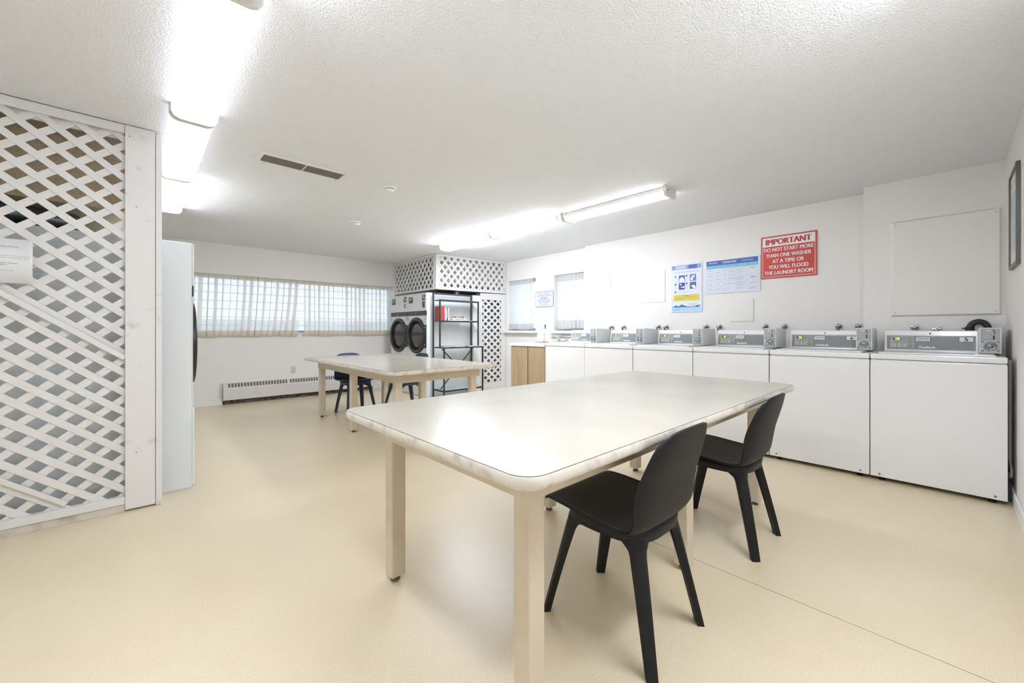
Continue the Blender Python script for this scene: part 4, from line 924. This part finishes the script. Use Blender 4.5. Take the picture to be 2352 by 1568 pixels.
# ================================================================== TABLES
lamt = mat('table_laminate', '#bdb5a4', 0.22, var=(3, '#b8af9d', 0.4, 0.7), bump=(60, 0.02, 0.001), spec=0.6)
edgem = mat('worn_table_edge', '#e2dbce', 0.5, var=(18, '#b4a999', 0.50, 0.80), bump=(40, 0.3, 0.002))
legm = mat('beige_paint', '#dacdb6', 0.38, var=(6, '#d2c3a9', 0.5, 0.75))
linem = mat('laminate_seam', '#5a4f42', 0.5)
def make_table(label, group):
    """long side along +x; top 2.42 x 1.18, local origin at the top's corner"""
    LX, LY = 2.43, 1.165
    t = thing('work_table', label, 'table', (0, 0, 0), 0, group)
    def outline(inset, r_, n=10):
        return [(p[0]+LX/2, p[1]+LY/2) for p in rr(LX-2*inset, LY-2*inset, r_-inset, n)]
    m_ = MB(); secs = []
    for ins, z in ((0.010, 0.712), (0.002, 0.718), (0.0, 0.728), (0.0, 0.740), (0.003, 0.7475)):
        secs.append([(x, y, z) for x, y in outline(ins, 0.075)])
    m_.loft(secs, None, True, True, True); m_.obj('table_edge', edgem, t)
    m_ = MB(); m_.prism(outline(0.005, 0.075), 'z', 0.7476, 0.7486); m_.obj('laminate_line', linem, t)
    m_ = MB(); m_.prism(outline(0.0055, 0.075), 'z', 0.7486, 0.7500); m_.obj('table_top', lamt, t)
    ax0, ax1, ay0, ay1 = 0.138, 2.235, 0.135, 1.075; th = 0.02
    for nm, q in (('apron', (ax0, ax1, ay0, ay0+th)), ('apron', (ax0, ax1, ay1-th, ay1)), ('apron', (ax0, ax0+th, ay0+th, ay1-th)), ('apron', (ax1-th, ax1, ay0+th, ay1-th))):
        m_ = MB(); m_.box(q[0], q[1], q[2], q[3], 0.62, 0.7118); m_.obj(nm, legm, t, bevel=0.0015)
    hw_ = 0.033
    for lx in (0.178, 1.190, 2.197):
        for ly in (0.172, 1.003):
            m_ = MB(); zt = 0.7115; m_.box(lx-hw_, lx+hw_, ly-hw_, ly+hw_, 0.022, 0.70); lg = m_.obj('leg', legm, t, bevel=0.006)
            m_ = MB(); m_.lathe([(0.0, 0.0), (0.020, 0.0), (0.021, 0.006), (0.012, 0.010), (0.008, 0.021), (0, 0.021)], (lx, ly, 0), (0, 0, 1), 16); m_.obj('glide', mat('glide_steel', '#6e6a64', 0.4, 0.8), lg)
    return t
tb = make_table('large cream laundry table in the foreground with the two black chairs', 'cream laminate work tables'); tb.location = (0.655, 0.655, 0)
t2 = dup(tb, (1.525, 5.535, 0), -PI/2, 'cream laundry table at the back with blue chairs, near the shelf')

# ================================================================== CHAIRS
def lerp_prof(pts, s):
    n = len(pts)-1; x = s*n; i = min(int(x), n-1); f = x-i
    def P(k): return Vector(pts[max(0, min(n, k))])
    a, b_, c, d = P(i-1), P(i), P(i+1), P(i+2)
    return 0.5*((2*b_)+(c-a)*f+(2*a-5*b_+4*c-d)*f*f+(3*b_-a-3*c+d)*f**3)
# y, z, half width, side lift(z), side wrap(y)
CH = [(0.217, 0.441, 0.197, 0.003, -0.008), (0.195, 0.448, 0.203, 0.004, -0.006), (0.13, 0.444, 0.210, 0.008, 0.0), (0.05, 0.434, 0.214, 0.012, 0.0),
      (-0.04, 0.426, 0.216, 0.012, 0.002), (-0.12, 0.424, 0.217, 0.012, 0.008), (-0.178, 0.431, 0.216, 0.014, 0.018), (-0.206, 0.462, 0.215, 0.016, 0.030),
      (-0.221, 0.524, 0.214, 0.012, 0.042), (-0.235, 0.595, 0.209, 0.004, 0.045), (-0.256, 0.665, 0.199, -0.002, 0.044), (-0.274, 0.730, 0.182, -0.010, 0.042), (-0.286, 0.778, 0.150, -0.016, 0.038)]
def make_chair(label, m, group, nm='dining_chair'):
    t = thing(nm, label, 'chair', (0, 0, 0), 0, group)
    pts = [Vector(p) for p in [c[:3] for c in CH]]; p2 = [Vector((c[3], c[4], 0)) for c in CH]
    m_ = MB(); secs = []; NV, NU = 48, 26
    for j in range(NV+1):
        s = j/NV; c = lerp_prof(pts, s); q = lerp_prof(p2, s); sec = []
        for i in range(NU+1):
            u = -1+2*i/NU; au = abs(u)
            x = c.z*(math.sin(u*PI/2*0.92)/math.sin(PI/2*0.92))
            y = c.x+q.y*au**2.2; z = c.y+q.x*au**2
            if s < 0.08: y -= (1-s/0.08)*0.006*au**6
            if s > 0.92: z -= ((s-0.92)/0.08)**2*0.012*au**3
            sec.append((x, y, z))
        secs.append(sec)
    shell = secs
    m_.loft(secs, None, True, False, False)
    o = m_.obj('seat_shell', m, t); sd = o.modifiers.new('s', 'SOLIDIFY'); sd.thickness = 0.010; sd.offset = -1
    bv = o.modifiers.new('b', 'BEVEL'); bv.width = 0.003; bv.segments = 2; bv.limit_method = 'ANGLE'; bv.angle_limit = math.radians(60)
    # underframe ring + legs drawn from its corners
    def ring(th, k, z):      # superellipse around the seat underside
        a = 0.172*k; b_ = 0.175*k; e = 0.62
        cx, sy = math.cos(th), math.sin(th)
        return Vector((a*math.copysign(abs(cx)**e, cx), b_*math.copysign(abs(sy)**e, sy)-0.005, z))
    grid = [p for sec in shell for p in sec]
    def under(p, off):
        near = sorted(((g[0]-p.x)**2+(g[1]-p.y)**2, g[2]) for g in grid)[:3]
        return Vector((p.x, p.y, min(max(q[1] for q in near), 0.452)-off))
    m_ = MB(); N = 64; secs = []
    for k in range(N+1):
        th = 2*PI*k/N; a = under(ring(th, 1.04, 0), 0.002); b2 = under(ring(th, 0.90, 0), 0.006); lo = 0.384
        secs.append([tuple(ring(th, 1.0, lo)), tuple(a), tuple(b2), tuple(ring(th, 0.90, min(lo, b2.z-0.01)))])
    m_.loft(secs, None, True, True, False); m_.obj('under_frame', m, t)
    for sx in (-1, 1):
        for sy in (-1, 1):
            top = Vector((0.131*sx, 0.134*sy-0.005, 0)); foot = Vector((0.181*sx, 0.221*sy, 0))
            th0 = math.atan2(sy, sx)
            m_ = MB(); secs = []; K = 16
            for j in range(K+1):
                s = (j/K)**1.5; z = 0.408*(1-s)
                c = top.lerp(foot, s)
                # tangent pair: at the top the section bends round the corner, lower down it straightens
                hw = 0.020+0.010*(1-s)+0.085*max(0, 1-s/0.16)**2.2
                dth = 0.013
                bend = 0.9*(1-s)**2*min(1, hw/0.05)+0.12
                outv = Vector((sx, sy, 0)).normalized(); tan = Vector((-outv.y, outv.x, 0))
                sec = []; n = 7
                for i in range(n):
                    u = -1+2*i/(n-1); sec.append(c+tan*hw*u-outv*(hw*bend*u*u)+outv*dth+Vector((0, 0, z)))
                for i in range(n):
                    u = 1-2*i/(n-1); sec.append(c+tan*(hw-0.003)*u-outv*(hw*bend*u*u)-outv*dth*0.9+Vector((0, 0, z)))
                secs.append([tuple(p) for p in sec])
            m_.loft(secs, None, True, True, True)
            lo = m_.obj('leg', m, t)
            bv = lo.modifiers.new('b', 'BEVEL'); bv.width = 0.003; bv.segments = 2; bv.limit_method = 'ANGLE'; bv.angle_limit = math.radians(45)
    return t
charc = mat('charcoal_plastic', '#141516', 0.52, spec=0.35, bump=(220, 0.06, 0.001)); navy = mat('navy_plastic', '#2b3b58', 0.45, bump=(220, 0.06, 0.001))
c1 = make_chair('charcoal plastic chair nearest the camera at the foreground table', charc, 'charcoal chairs at the foreground table'); c1.location = (1.362, 0.852, 0)
c2 = dup(c1, (2.335, 0.842, 0), None, 'charcoal plastic chair farther along the foreground table, near the washers')
c3 = make_chair('navy blue plastic chair at the far end of the back table, by the heater', navy, 'navy chairs at the back table'); c3.location = (2.11, 5.325, 0); c3.rotation_euler = (0, 0, PI)
c4 = dup(c3, (2.575, 4.85, 0), PI/2, 'navy blue plastic chair tucked under the back table beside the dryers')
